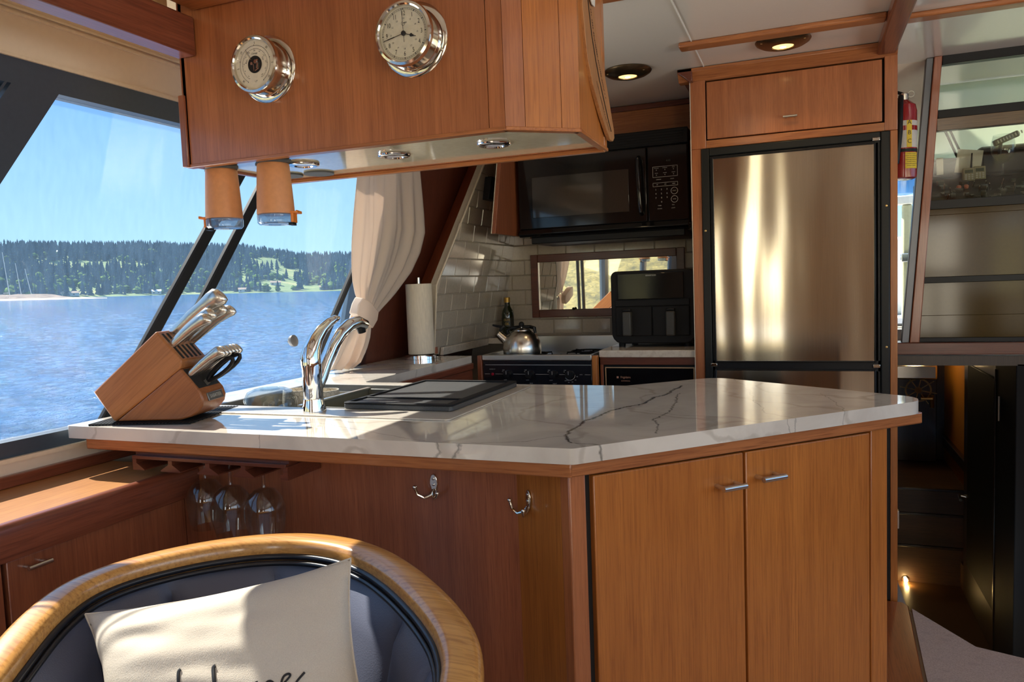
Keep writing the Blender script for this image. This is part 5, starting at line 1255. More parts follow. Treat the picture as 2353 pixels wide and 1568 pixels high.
# air fryer
af = thing('air_fryer', 'black dual basket air fryer standing on the quartz counter', 'air fryer', (-0.6, 3.3, 0.938))
MA = frameM((0, 0, 0), (1, 0, 0), (0, 0, 1), (0, 1, 0))
part('shell', B().prism(round_poly([(-0.777, 0.952), (-0.421, 0.952), (-0.421, 1.262), (-0.777, 1.262)], {0: 0.045, 1: 0.045, 2: 0.03, 3: 0.025}, 5), 3.158, 3.48, MA), black_matte, af, 0.006)
part('display_panel', B().prism(round_poly([(-0.744, 1.142), (-0.468, 1.142), (-0.468, 1.250), (-0.744, 1.250)], {}), 3.146, 3.160, MA), black_gloss, af, 0.002)
MQ = facing((0, 3.1455, 0)); part('lettering', letter(B(), 'emerson', MQ @ Matrix.Translation((-0.602, 1.241, 0)), 0.0125), pale_ink, af)
part('band', box(-0.757, -0.445, 3.150, 3.160, 1.112, 1.140), black_matte, af, 0.002)
for x0, x1, hx in ((-0.757, -0.6025, -0.703), (-0.5995, -0.445, -0.520)):
    d_ = part('basket_front', box(x0, x1, 3.150, 3.162, 0.985, 1.110), black_matte, af, 0.004)
    part('handle', box(hx-0.019, hx+0.019, 3.116, 3.150, 0.988, 1.090), plain('charcoal_handle', (0.045, 0.044, 0.040), 0.5) if 'charcoal_handle' not in MATS else MATS['charcoal_handle'], d_, 0.006)
    part('release', box(hx-0.017, hx+0.017, 3.122, 3.150, 1.092, 1.102), black, d_, 0.003)
for x in (-0.74, -0.46):
    for y in (3.19, 3.45): part('foot', B().lathe([(0.014, 0.938), (0.016, 0.953)], Matrix.Translation((x, y, 0)), 12), black, af)

# kettle
kc = Vector((-1.185, 3.14, 0.9065)); kt = thing('kettle', 'brushed steel whistling kettle with black handle on the stove', 'kettle', kc); M = Matrix.Translation(kc)
part('body', B().lathe([(0.078, 0), (0.085, 0.006), (0.087, 0.03), (0.082, 0.062), (0.068, 0.090), (0.046, 0.108), (0.040, 0.110)], M, 40), satin, kt)
ld = part('lid', B().lathe([(0.041, 0.109), (0.040, 0.114), (0.02, 0.120), (0.004, 0.122), (0.003, 0.128)], M, 28), satin, kt)
part('lid_knob', B().ball(kc+Vector((0, 0, 0.138)), 0.0125, 14), black, ld)
sp = Vector((-0.94, -0.30, 0)).normalized()
part('spout', B().tube([kc+sp*0.066+Vector((0, 0, 0.062)), kc+sp*0.088+Vector((0, 0, 0.082)), kc+sp*0.106+Vector((0, 0, 0.100))], [0.021, 0.0185, 0.0165], 18), satin, kt)
part('whistle', B().tube([kc+sp*0.098+Vector((0, 0, 0.110)), kc+sp*0.085+Vector((0, 0, 0.128)), kc+sp*0.078+Vector((0, 0, 0.133))], [0.006, 0.010, 0.008], 10).tube([kc+sp*0.09+Vector((0, 0, 0.130)), kc+sp*0.11+Vector((0, 0, 0.134)), kc+sp*0.13+Vector((0, 0, 0.139))], [0.006, 0.006, 0.004], 8), black, kt)
hd = Vector((0.98, 0.2, 0)).normalized()
part('handle', B().tube([kc-hd*0.062+Vector((0, 0, 0.096)), kc-hd*0.066+Vector((0, 0, 0.114)), kc-hd*0.05+Vector((0, 0, 0.122)), kc-hd*0.02+Vector((0, 0.03, 0.124)), kc+hd*0.03+Vector((0, 0.03, 0.124)), kc+hd*0.058+Vector((0, 0, 0.120)), kc+hd*0.062+Vector((0, 0, 0.098))], [0.006, 0.008, 0.0085, 0.0085, 0.0085, 0.008, 0.006], 10), black, kt)
# oil bottle
bx = at(1168, 760, 1, 3.60); bo_ = thing('oil_bottle', 'dark green olive oil bottle with gold cap behind the kettle', 'bottle', (bx.x, 3.60, 0.956)); M = Matrix.Translation((bx.x, 3.60, 0.9555))
part('glass', B().lathe([(0.030, 0), (0.032, 0.004), (0.032, 0.115), (0.028, 0.135), (0.017, 0.155), (0.014, 0.165), (0.0135, 0.180)], M, 28), plain('dark_green_glass', (0.02, 0.026, 0.008), 0.06, coat=0.6), bo_)
part('cap', B().lathe([(0.0155, 0.178), (0.0158, 0.202), (0.014, 0.204), (0, 0.204)], M, 20), plain('gold_cap', srgb(190, 150, 70), 0.35, 0.5), bo_)
b = B()
MB_ = Matrix.Translation((bx.x, 3.60, 0.9555)) @ Matrix.Rotation(R(20), 4, 'Z')
lab = part('label', B().lathe([(0.0324, 0.055), (0.0324, 0.10)], MB_, 28, False), plain('dark_label', (0.03, 0.028, 0.018), 0.4), bo_)
part('label_print', letter(letter(B(), 'OLIVE', frameM((bx.x+0.008, 3.60-0.0335, 0.9555+0.088), (1, 0, 0), (0, 0, 1), (0, -1, 0)), 0.016, 0.8), 'OIL', frameM((bx.x+0.008, 3.60-0.0335, 0.9555+0.068), (1, 0, 0), (0, 0, 1), (0, -1, 0)), 0.018, 0.9), plain('gold_print', srgb(216, 180, 90), 0.4), lab)
# mirror
mr = thing('wall_mirror', 'wide mirror in a teak frame on the tiled end wall', 'mirror', (-0.95, 3.74, 1.04))
mx = [at(px, py, 1, 3.735) for px, py in ((1219, 589), (1573, 566), (1577, 722), (1226, 731))]
x0, x1, z0, z1 = (mx[0].x+mx[3].x)/2, (mx[1].x+mx[2].x)/2, (mx[2].z+mx[3].z)/2, (mx[0].z+mx[1].z)/2
part('frame', ringbox(B(), x0, x1, z0, z1, 0.040, 3.722, 3.7499), red_x, mr, 0.003)
part('mirror_glass', box(x0+0.036, x1-0.036, 3.738, 3.742, z0+0.036, z1-0.036), mirror_m, mr)
part('knob', B().ball((at(1318, 711, 1, 3.72).x, 3.720, z0+0.042), 0.008, 10), black, mr)
# black box on the side wall
sp_ = on(1119, 436, (-1.519, 0, 1.01), (1, 0, -0.176)); ob = thing('outlet_box', 'small black box mounted on the tiled side wall', 'outlet', sp_)
lc = MS.inverted() @ sp_
part('housing', B().box(lc.x-0.052, lc.x+0.052, lc.y-0.052, lc.y+0.052, 0.004, 0.040, MS), black, ob, 0.004)
part('face_plate', B().box(lc.x-0.036, lc.x+0.036, lc.y-0.040, lc.y+0.040, 0.040, 0.043, MS), black_matte, ob, 0.002)
# paper towels
tp = Vector((-1.548, 2.868, 0.9205))
th2 = thing('towel_holder', 'chrome upright paper towel holder by the jamb', 'towel holder', tp); M = Matrix.Translation(tp)
part('base', B().lathe([(0.074, 0), (0.074, 0.016), (0.070, 0.019), (0, 0.0195)], M, 40), chrome, th2)
part('rod', B().lathe([(0.006, 0.019), (0.006, 0.320), (0.0085, 0.322), (0.0085, 0.348), (0.006, 0.350), (0, 0.350)], M, 16), satin, th2)
single('paper_towel_roll', B().lathe([(0.020, 0.021), (0.0565, 0.021), (0.0570, 0.024), (0.0565, 0.318), (0.055, 0.321), (0.020, 0.321), (0.020, 0.021)], M, 40, False), canvas('towel_paper', srgb(236, 226, 206), 160), 'white paper towel roll on the chrome holder', 'paper towels')
# ceiling spots
for px, py, lb in ((1799, 92, 'lit brass ceiling spot above the refrigerator'), (1442, 163, 'lit brass ceiling spot left of the refrigerator')):
    p = at(px, py, 2, 2.008); t = thing('ceiling_light', lb, 'ceiling light', (p.x, p.y, 1.99), 'ceiling spots in the galley')
    M = Matrix.Translation((p.x, p.y, 2.0095)) @ Matrix.Rotation(pi, 4, 'X')
    part('bezel', B().lathe([(0.088, 0), (0.090, 0.004), (0.086, 0.010), (0.072, 0.018), (0.052, 0.024), (0.040, 0.026), (0.036, 0.024), (0.034, 0.014), (0, 0.013)], M, 40), plain('dark_brass', (0.16, 0.11, 0.06), 0.25, 0.9), t)
    part('lens', B().lathe([(0.034, 0.0215), (0.02, 0.0245), (0, 0.0255)], M, 24), bulb_m, t)
    part('lamp', B().lathe([(0.010, 0.0258), (0.005, 0.0275), (0, 0.028)], M, 12), bulb_hot, t)
    for a in (0.5, 2.6, 4.7): part('screw', B().lathe([(0.004, 0), (0.003, 0.0015), (0, 0.002)], M @ Matrix.Translation((0.078*cos(a), 0.078*sin(a), 0.0155)), 10), brass, t)
    l = bpy.data.lights.new('galley_spot', 'SPOT'); l.energy = 2.2; l.color = (1, 0.66, 0.32); l.spot_size = R(120); l.spot_blend = 0.6; l.shadow_soft_size = 0.03
    lo = bpy.data.objects.new('galley_spot', l); COL.objects.link(lo); lo.location = (p.x, p.y, 1.972)

# ================================================================ CURTAIN
cu = thing('curtain', 'cream curtain gathered by a tieback at the forward end of the window', 'curtain', win(880, 800, -1.63))
cu['label'] = 'cream curtain gathered by a tieback beside the paper towels'
Lc = [(1420-590, 300), (818, 400), (811, 500), (808, 560), (808, 610), (811, 650), (818, 680), (826, 700)]
Rc = [(950, 300), (964, 395), (973, 500), (975, 535), (965, 580), (945, 625), (905, 680), (866, 722)]
def resample(pts, n):
    pts = [Vector((*p, 0)) for p in pts]; d = [0]
    for a, c in zip(pts, pts[1:]): d.append(d[-1]+(c-a).length)
    o_ = []
    for i in range(n):
        s_ = d[-1]*i/(n-1); k_ = max(j for j in range(len(d)) if d[j] <= s_+1e-6); k_ = min(k_, len(pts)-2)
        o_.append(pts[k_].lerp(pts[k_+1], (s_-d[k_])/(d[k_+1]-d[k_])))
    return o_
def cloth(name, Lp_, Rp_, nv, folds, amp0, amp1, ph, xo=-1.625):
    A, C = resample(Lp_, nv), resample(Rp_, nv); b = B(); nu = 90; fr_, bk = [], []
    for i in range(nv):
        v = i/(nv-1); rowf = []
        for j in range(nu+1):
            u = j/nu; q = A[i].lerp(C[i], u); p = win(q.x, q.y, xo)
            amp = amp0+(amp1-amp0)*v
            f = amp*(0.75*sin(2*pi*folds*(u+0.10*sin(5*u+1.5*v+ph)) + ph + 0.8*v)+0.45*sin(2*pi*folds*1.7*u+1.7+1.6*v)+0.14*sin(2*pi*folds*3.1*(u-0.06*v)+0.6))*(0.4+0.6*sin(pi*min(1, max(0, u*0.96+0.02))))
            rowf.append(p+Vector((0.985, 0, -0.17))*f)
        fr_.append(rowf)
    b.grid(fr_)
    o = part(name, b, curtain_m, cu, smooth=80)
    md = o.modifiers.new('cloth', 'SOLIDIFY'); md.thickness = 0.0015
    return o
cloth('upper_drape', Lc, Rc, 30, 4.2, 0.018, 0.009, 0.4)
cloth('lower_drape', [(822, 700), (806, 722), (795, 760), (782, 800), (768, 835), (760, 852)], [(858, 728), (850, 745), (848, 772), (840, 805), (826, 832), (806, 846)], 12, 3, 0.010, 0.018, 1.0)
tb = [win(px, py, -1.585) for px, py in ((826, 684), (845, 694), (865, 716), (862, 735), (851, 754), (838, 744), (812, 722), (818, 700))]
ctr = sum(tb, Vector())/len(tb); nI = Vector((0.985, 0, -0.17))
b = B(); f_ = b.verts([p+nI*(0.018 if k_ in (1, 0, 5, 6) else 0.012) for k_, p in enumerate(tb)]); g_ = b.verts([p-nI*0.02 for p in tb]); b.face(f_); b.face(g_[::-1])
for i in range(len(tb)): b.face([f_[i], f_[(i+1) % len(tb)], g_[(i+1) % len(tb)], g_[i]])
part('tieback', b, curtain_m, cu, 0.004)

# ================================================================ HELM SIDE AND COMPANIONWAY
HY = 3.25
hp = thing('helm_partition', 'framed partition of glass and brass toned panels around the helm', 'partition', (0.8, HY, 0.89))
HX = 1.75
def hz(px, py): return at(px, py, 1, HY).z
def post(xa, xb, xc, xd, y0, y1, m, nm, bev=0.003):
    return part(nm, B().prism([(xa, 0.94), (xb, 0.94), (xd, 2.01), (xc, 2.01)], y0, y1, frameM((0, 0, 0), (1, 0, 0), (0, 0, 1), (0, 1, 0))), m, hp, bev)
pbl, pbr = at(2090, 783, 1, HY).x, at(2113, 783, 1, HY).x
ptl, ptr = at(2147, 120, 1, HY).x, at(2166, 120, 1, HY).x
post(pbl, pbr, ptl, ptr, HY, HY+0.05, red_z, 'post')
post(pbl-0.026, pbl, ptl-0.024, ptl, HY+0.012, HY+0.05, plain('aluminium_strip', (0.14, 0.15, 0.17), 0.35, 0.7), 'metal_strip', 0.002)
part('sill_beam', box(0.305, HX, HY-0.01, HY+0.10, hz(2200, 815), hz(2200, 787)), red_x, hp, 0.003)
def hbar(z0, z1, m, nm, y0=HY+0.004, y1=HY+0.045, bev=0.001):
    xa = pbr+(ptr-pbr)*(max(z0, 0.94)-0.94)/1.0
    return part(nm, box(xa-0.002, HX, y0, y1, z0, z1), m, hp, bev)
zz = [hz(2353, y) for y in (66, 124, 232, 252, 281, 447, 468, 482, 630, 644, 722, 775)]
hbar(zz[1], zz[0]-0.0, black, 'header_bar'); hbar(zz[3], zz[2], black, 'bar'); hbar(zz[4], zz[3], wood('brown_bar', srgb(110, 84, 52), srgb(72, 54, 34), 'x', 0.4), 'wood_bar')
hbar(zz[6], zz[5], black, 'bar'); hbar(zz[9], zz[8], black, 'bar'); hbar(hz(2200, 786), zz[11], black, 'bar')
hbar(zz[2], zz[1], smoke_glass, 'pane', HY+0.02, HY+0.024, 0); hbar(zz[5], zz[4], smoke_glass, 'pane', HY+0.02, HY+0.024, 0)
for a, c in ((7, 6), (8, 7), (10, 9), (11, 10)):
    hbar(zz[a], zz[c], olive_p, 'brass_panel', HY+0.012, HY+0.03)
cv = single('windscreen_cover', box(0.46, 1.88, 3.74, 3.745, 1.30, 2.005), cover_m, 'pale canvas cover over the helm windscreen', 'cover')
ds = thing('dashboard', 'black helm dashboard cluttered with small gear behind the glass', 'dashboard', (0.9, 3.5, 1.0))
def zs(y): return 1.47+0.525*(y-3.30)                  # the console face slopes up away from the helmsman
def on_console(px, py):
    a, c = 3.31, 3.52
    for _ in range(30):
        m_ = (a+c)/2
        if at(px, py, 1, m_).z > zs(m_): a = m_
        else: c = m_
    return at(px, py, 1, (a+c)/2)
MX = frameM((0, 0, 0), (0, 1, 0), (0, 0, 1), (1, 0, 0))
part('console', B().prism([(3.30, 0.96), (3.30, 1.47), (3.52, zs(3.52)), (3.72, zs(3.52)), (3.72, 0.96)], 0.44, 1.80, MX), plain('grey_console', (0.030, 0.029, 0.026), 0.45), ds, 0.006)
h1, h2 = at(2200, 362, 1, 3.56).z, at(2300, 334, 1, 3.56).z
part('hood', B().prism([(3.525, zs(3.52)), (3.54, h1-0.012), (3.56, h1), (3.70, h1), (3.72, zs(3.52))], 0.47, 0.655, MX), black, ds, 0.012)
part('hood', B().prism([(3.515, zs(3.52)), (3.53, h2-0.014), (3.56, h2), (3.70, h2), (3.72, zs(3.52))], 0.655, 1.6, MX), black, ds, 0.014)
rs = random.Random(9); gear_m = plain('worn_grey', (0.10, 0.096, 0.082), 0.35, coat=0.4); b = B()
SL = Matrix.Rotation(math.atan(0.525), 4, 'X')
for i in range(46):
    x = rs.uniform(0.50, 1.0); y = rs.uniform(3.315, 3.46); w_ = rs.uniform(0.006, 0.016); h_ = rs.uniform(0.005, 0.022)
    b.box(-w_, w_, -w_*0.6, w_*0.6, 0, h_, Matrix.Translation((x, y, zs(y))) @ SL @ Matrix.Rotation(rs.uniform(-0.4, 0.4), 4, 'Z'))
part('switches', b, gear_m, ds, 0.002, kind='stuff')
b = B()
for i in range(16):
    x = rs.uniform(0.50, 0.95); y = rs.uniform(3.32, 3.44); b.tube([(x, y, zs(y)), (x+rs.uniform(-0.01, 0.01), y-0.012, zs(y)+rs.uniform(0.015, 0.04))], [0.003, 0.0022], 6)
part('levers', b, nickel, ds, kind='stuff')
for px, py in ((2203, 434), (2220, 432)):
    p = on_console(px, py); part('red_button', B().lathe([(0.008, 0), (0.009, 0.008), (0.006, 0.013), (0, 0.014)], Matrix.Translation(p) @ SL, 14), plain('salmon_button', srgb(216, 130, 100), 0.4) if 'salmon_button' not in MATS else MATS['salmon_button'], ds)
for k_, (px, lb) in enumerate(((2227, 'handheld radio with antenna lying on the dashboard, left one'), (2252, 'handheld radio on the dashboard, right one beside the wine glass'))):
    p = on_console(px, 416-k_*4); t = thing('handheld_radio', lb, 'radio', p, 'radios on the dashboard'); M = Matrix.Translation(p) @ Matrix.Rotation(R(-10), 4, 'X')
    part('case', B().box(-0.021, 0.021, 0, 0.026, 0, 0.054, M), plain('radio_grey', srgb(150, 140, 112), 0.45) if 'radio_grey' not in MATS else MATS['radio_grey'], t, 0.003)
    part('screen', B().box(-0.014, 0.014, -0.0012, 0.0, 0.032, 0.045, M), plain('radio_screen', srgb(70, 80, 62), 0.2) if 'radio_screen' not in MATS else MATS['radio_screen'], t)
    b = B()
    for i in range(9): b.box(-0.014+(i % 3)*0.011, -0.007+(i % 3)*0.011, -0.0015, 0, 0.006+(i//3)*0.008, 0.011+(i//3)*0.008, M)
    part('keys', b, pale_ink, t)
    if k_ == 0: part('antenna', B().tube([M @ Vector((0.010, 0.015, 0.05)), M @ Vector((0.016, 0.018, 0.118))], [0.004, 0.0025], 8), black, t)
p = on_console(2222, 398)
single('note_card', B().box(-0.045, 0.045, -0.0015, 0.0015, 0, 0.095, Matrix.Translation(p) @ Matrix.Rotation(R(-8), 4, 'X') @ Matrix.Rotation(R(9), 4, 'Y')), paper, 'cream note card propped behind the radios', 'card')
p = on_console(2160, 402)
single('note_card', B().box(-0.012, 0.012, -0.0015, 0.0015, 0, 0.07, Matrix.Translation(p) @ Matrix.Rotation(R(-8), 4, 'X')), paper, 'narrow cream card standing at the left end of the dashboard', 'card')
gp_ = on_console(2304, 406); wine_glass('wine glass standing upright on the dashboard holding a black brush', gp_, False, 0.92)
gy = gp_.y
cm_ = thing('hair_brush', 'black slotted brush resting in the wine glass', 'brush', gp_+Vector((0, 0, 0.15)))
pa_, pb_ = at(2283, 331, 1, gy), at(2340, 306, 1, gy); axb = (pb_-pa_).normalized()
part('handle', B().tube([gp_+Vector((-0.012, 0, 0.085)), gp_+Vector((-0.008, 0, 0.13)), pa_.lerp(pb_, 0.35)], [0.006, 0.007, 0.008], 10), black, cm_)
MBb = frameM(pa_, axb, Vector((0, 1, 0)).cross(axb)*-1, (0, -1, 0))
part('head', B().box(0, (pb_-pa_).length, -0.012, 0.012, -0.012, 0.012, MBb), black, cm_, 0.004)
b = B()
for i in range(9): b.box(0.012+i*0.0105, 0.0165+i*0.0105, -0.006, 0.006, 0.011, 0.0135, MBb)
part('slots', b, pale_ink, cm_)
for k_, (xa, xb) in enumerate((((2169, 295), (2201, 364)), ((2180, 293), (2212, 362)))):
    a, c = at(*xa, 1, 3.70), at(*xb, 1, 3.70)
    single('wiper_arm', B().tube([a, c], 0.005, 8), black, ('left' if k_ == 0 else 'right')+' thin black wiper arm slanting across the helm windscreen', 'wiper', 'wiper arms on the helm windscreen')
# gap beside the fridge: extinguisher, white things outdoors
ex_ = at(2086, 300, 1, 3.24); EX = Vector((0.3525, 3.24, at(2086, 413, 1, 3.24).z)); HE = at(2086, 235, 1, 3.24).z-EX.z
fe = thing('fire_extinguisher', 'red fire extinguisher strapped to the side of the fridge cabinet', 'fire extinguisher', EX); M = Matrix.Translation(EX)
part('cylinder', B().lathe([(0.030, 0), (0.043, 0.006), (0.0445, 0.02), (0.0445, HE-0.035), (0.040, HE-0.012), (0.026, HE), (0.016, HE+0.008)], M, 32), redp, fe)
part('label', B().lathe([(0.0449, HE*0.40), (0.0449, HE*0.745)], M, 32, False), plain('white_label', srgb(206, 202, 196), 0.5), fe)
part('red_band', B().lathe([(0.0452, HE*0.62), (0.0452, HE*0.68)], M, 32, False), redp, fe)
lbd = (CAM-EX); lbd.z = 0; lbd.normalize(); ta = Vector((-lbd.y, lbd.x, 0))
def curved(b, a0, a1, z0, z1, r):
    P = [[EX+(lbd*cos(a0+(a1-a0)*i/8)+ta*sin(a0+(a1-a0)*i/8))*r+Vector((0, 0, z)) for z in (z0, z1)] for i in range(9)]
    return b.grid(P)
part('yellow_strip', curved(B(), R(12), R(36), HE*0.40, HE*0.745, 0.0453), yellow, fe)
part('inspection_tag', curved(B(), R(6), R(70), HE*0.13, HE*0.335, 0.0453), yellow, fe)
b = B()
def lt(b, s_, a, z, size): 
    n_ = lbd*cos(a)+ta*sin(a); e_ = Vector((-n_.y, n_.x, 0)); return letter(b, s_, frameM(EX+n_*0.0458+Vector((0, 0, z)), e_, (0, 0, 1), n_), size)
for s_, z in (('A', 0.715), ('B', 0.585), ('C', 0.475)): lt(b, s_, R(24), HE*z, 0.022)
for i in range(7): lt(b, 'mmm mm mmmm' if i % 2 else 'mmmm mmm', R(32), HE*(0.315-0.025*i), 0.006)
part('label_print', b, ink, fe)
part('strap', B().lathe([(0.0456, HE*0.345), (0.0456, HE*0.385)], M, 32, False), black, fe)
part('bracket', box(0.3055, 0.312, 3.22, 3.27, EX.z+0.03, EX.z+HE*0.9), steel, fe)
part('valve', B().lathe([(0.016, HE+0.006), (0.016, HE+0.03), (0.012, HE+0.034), (0, HE+0.034)], M, 18), nickel, fe)
part('lever', B().tube([EX+Vector((0.0, 0, HE+0.03)), EX-ta*0.03+Vector((0, 0, HE+0.045))], [0.007, 0.005], 8).tube([EX+Vector((0, 0, HE+0.018)), EX-ta*0.034+Vector((0, 0, HE+0.012))], [0.006, 0.005], 8), black, fe)
part('hose', B().tube([EX-ta*0.01+lbd*0.02+Vector((0, 0, HE+0.02)), EX-ta*0.012+lbd*0.05+Vector((0, 0, HE-0.01)), EX-ta*0.014+lbd*0.053+Vector((0, 0, HE*0.6)), EX-ta*0.02+lbd*0.052+Vector((0, 0, HE*0.36)), EX-ta*0.026+lbd*0.051+Vector((0, 0, HE*0.2))], [0.009, 0.0105, 0.0105, 0.010, 0.011], 12), black, fe)
part('pull_ring', B().tube([EX+ta*0.024+Vector((0.011*cos(2*pi*k_/16), 0, HE+0.028+0.011*sin(2*pi*k_/16))) for k_ in range(17)], 0.0014, 6, False), steel, fe)
fd = thing('foredeck', 'white fibreglass foredeck outside the forward window', 'deck', (0.5, 4.6, 0.9))
part('deck_top', box(-1.4, 1.88, 3.93, 6.4, 0.90, 0.96), white, fd); part('coaming', box(0.1, 1.5, 5.0, 5.2, 0.96, 1.42), white, fd, 0.02)
part('side_deck', box(0.30, 0.75, 3.95, 4.4, 0.965, 0.972), plain('grey_nonskid', srgb(110, 112, 118), 0.9), fd)
p = at(2086, 455, 1, 4.4); rl = thing('deck_rail', 'white rail and post on the foredeck beside the fridge column', 'rail', (p.x, 4.4, 0.96))
part('rail_cap', box(p.x-0.1, at(2105, 455, 1, 4.4).x, 4.37, 4.43, at(2086, 470, 1, 4.4).z, at(2086, 450, 1, 4.4).z), white, rl, 0.006)
part('post', box(at(2072, 530, 1, 4.4).x, at(2096, 530, 1, 4.4).x, 4.38, 4.42, 0.96, at(2086, 470, 1, 4.4).z), plain('olive_white_post', srgb(186, 184, 150), 0.4), rl, 0.01)
part('foot', box(at(2068, 590, 1, 4.4).x, at(2098, 590, 1, 4.4).x, 4.36, 4.38, at(2086, 603, 1, 4.4).z, at(2086, 582, 1, 4.4).z), nickel, rl, 0.006)
p = at(2080, 432, 1, 4.6); single('fender', B().lathe([(0, 0), (0.05, 0.01), (0.06, 0.04), (0.06, 0.16), (0.05, 0.19), (0, 0.20)], Matrix.Translation((p.x-0.02, 4.5, at(2080, 450, 1, 4.5).z)), 20), blue, 'blue fender standing on the white deck rail outside', 'fender')

# companionway
dk_ = thing('cabin_door', 'dark cabin door with a ship wheel emblem at the foot of the companionway', 'door', (0.6, 5.2, 0.03))
DY = 5.2
xa, xb = at(2050, 950, 1, DY).x, at(2152, 950, 1, DY).x
part('panel', box(xa, xb, DY, DY+0.03, 0.031, 0.90), dark_z, dk_, 0.003)
wc = at(2110, 897, 1, DY-0.002); rw = 28/F_PX*5.1
b = B(); MQ = facing(wc); ring_arc(b, MQ, rw*0.78, rw*0.90, 0, 2*pi, 32); ring_arc(b, MQ, rw*0.10, rw*0.24, 0, 2*pi, 16)
for k_ in range(8): tick(b, MQ, k_*pi/4+0.2, 0.0, rw*1.25, rw*0.035)
part('wheel_emblem', b, plain('faded_gold', srgb(206, 176, 116), 0.5), dk_)
p = at(2140, 915, 1, DY-0.01); part('handle', B().tube([p+Vector((-0.06, -0.03, 0)), p+Vector((0, -0.035, 0)), p+Vector((0.005, 0, 0))], 0.009, 10).tube([p+Vector((0.004, 0.0, 0.02)), p+Vector((0.004, 0, -0.06))], 0.012, 8), brass, dk_)
single('berth_cover', B().box(0.33, at(2148, 850, 1, 5.0).x, 4.9, 5.15, at(2100, 868, 1, 5.0).z, at(2100, 835, 1, 5.0).z), satin, 'shiny metallic quilted cover glimpsed above the dark cabin door', 'cover', bev=0.01)
hr_ = single('handrail', B().box(0.775, 0.80, 3.35, 5.2, 0.14, 0.20), dark_z, 'dark timber handrail along the ochre companionway wall', 'handrail', bev=0.004)
cd2 = thing('passage_door', 'dark panelled door standing in the companionway right of the ochre wall', 'door', (0.79, 4.1, -0.49))
yb_, ya_ = 4.45, 3.62
part('panel', box(0.765, 0.798, ya_, yb_, -0.498, 0.859), dark_z, cd2, 0.003)
part('inset', box(0.758, 0.766, ya_+0.12, yb_-0.12, -0.3, 0.74), black_matte, cd2, 0.004)
for zc, nm in ((0.75, 'hinge'), (0.15, 'hinge')): part(nm, B().tube([(0.756, ya_+0.03, zc-0.04), (0.756, ya_+0.03, zc+0.04)], 0.008, 10), steel, cd2)
part('handle', B().tube([(0.765, yb_-0.06, 0.04), (0.735, yb_-0.06, 0.045), (0.73, yb_-0.13, 0.04)], 0.008, 10), nickel, cd2)
dk3 = thing('locker_door', 'dark locker front at the right edge of the companionway', 'door', (0.75, 3.4, -0.49))
part('panel', box(0.730, 0.798, 3.27, 3.60, -0.498, 0.859), black_matte, dk3, 0.004)
part('edge_strip', box(0.726, 0.731, 3.585, 3.60, -0.45, 0.80), dark_z, dk3, 0.002)
part('hinge', B().tube([(0.724, 3.5, 0.6), (0.724, 3.5, 0.7)], 0.006, 8), steel, dk3)
bb = struct('baseboard_lower', box(0.77, 0.80, 3.2, 5.2, -0.5, -0.36), wood('brown_base', srgb(104, 70, 42), srgb(70, 46, 28), 'y'))
pl_ = at(2082, 1335, 1, 4.53); sl_ = thing('step_light', 'small glowing step light at the foot of the companionway', 'step light', pl_)
part('bezel', B().lathe([(0.022, 0), (0.020, 0.005), (0.012, 0.006)], facing((pl_.x, 4.549, pl_.z)), 20), nickel, sl_)
part('bulb', B().ball((pl_.x, 4.535, pl_.z), 0.011, 12), step_m, sl_)
l = bpy.data.lights.new('step_glow', 'POINT'); l.energy = 0.4; l.color = (1, 0.66, 0.25); l.shadow_soft_size = 0.01; lo = bpy.data.objects.new('step_glow', l); COL.objects.link(lo); lo.location = (pl_.x, 4.49, pl_.z)
l = bpy.data.lights.new('cabin_lamp', 'POINT'); l.energy = 1.6; l.color = (1, 0.70, 0.34); l.shadow_soft_size = 0.05; lo = bpy.data.objects.new('cabin_lamp', l); COL.objects.link(lo); lo.location = (0.62, 4.85, 0.80)
struct('trim_15', B().prism([(0.306, 1.95), (0.315, 2.42), (0.336, 2.945), (0.320, 2.975), (0.20, 2.975), (0.20, 1.95)], 0.0, 0.016), wood('red_sole_teak', srgb(178, 96, 46), srgb(120, 60, 30), 'y'), None, 0.003)
single('carpet', B().prism([(0.322, 0.3), (1.78, 0.3), (1.78, 2.29), (0.75, 2.595), (0.497, 2.68), (0.345, 2.93), (0.325, 2.42)], 0.001, 0.014), carpet_m, 'mauve grey patterned carpet on the salon floor beside the island', 'carpet')

# ================================================================ ARMCHAIR AND PILLOW
ch = thing('armchair', 'barrel armchair with golden oak rail and channelled navy leather', 'armchair', (-0.73, 0.72, 0))
oe = [(-0.88, 0.36, 0.690), (-0.93, 0.48, 0.725)]
for px, py, z in ((-22, 1466, .757), (34, 1388, .766), (105, 1334, .773), (216, 1292, .778), (350, 1260, .781), (480, 1233, .782), (600, 1215, .782), (740, 1207, .782), (850, 1225, .781), (905, 1256, .779), (958, 1290, .777), (1018, 1338, .776), (1070, 1390, .773), (1108, 1440, .768), (1130, 1495, .760), (1142, 1560, .750)):
    p = at(px, py, 2, z); oe.append((p.x, p.y, z))
oe += [(-0.315, 0.60, 0.728), (-0.315, 0.46, 0.700), (-0.33, 0.34, 0.67)]
def catmull(pts, n):
    P = [Vector(p) for p in pts]; P = [P[0]*2-P[1]]+P+[P[-1]*2-P[-2]]; o_ = []
    for i in range(1, len(P)-2):
        for k_ in range(n):
            t = k_/n; a, b_, c, d = P[i-1], P[i], P[i+1], P[i+2]
            o_.append(0.5*((2*b_)+(c-a)*t+(2*a-5*b_+4*c-d)*t*t+(3*b_-a-3*c+d)*t**3))
    o_.append(P[-2]); return o_
sm = oe
for _ in range(3): sm = [sm[0]]+[tuple((Vector(sm[i-1])+Vector(sm[i])*2+Vector(sm[i+1]))/4) for i in range(1, len(sm)-1)]+[sm[-1]]
path = catmull(sm, 6)
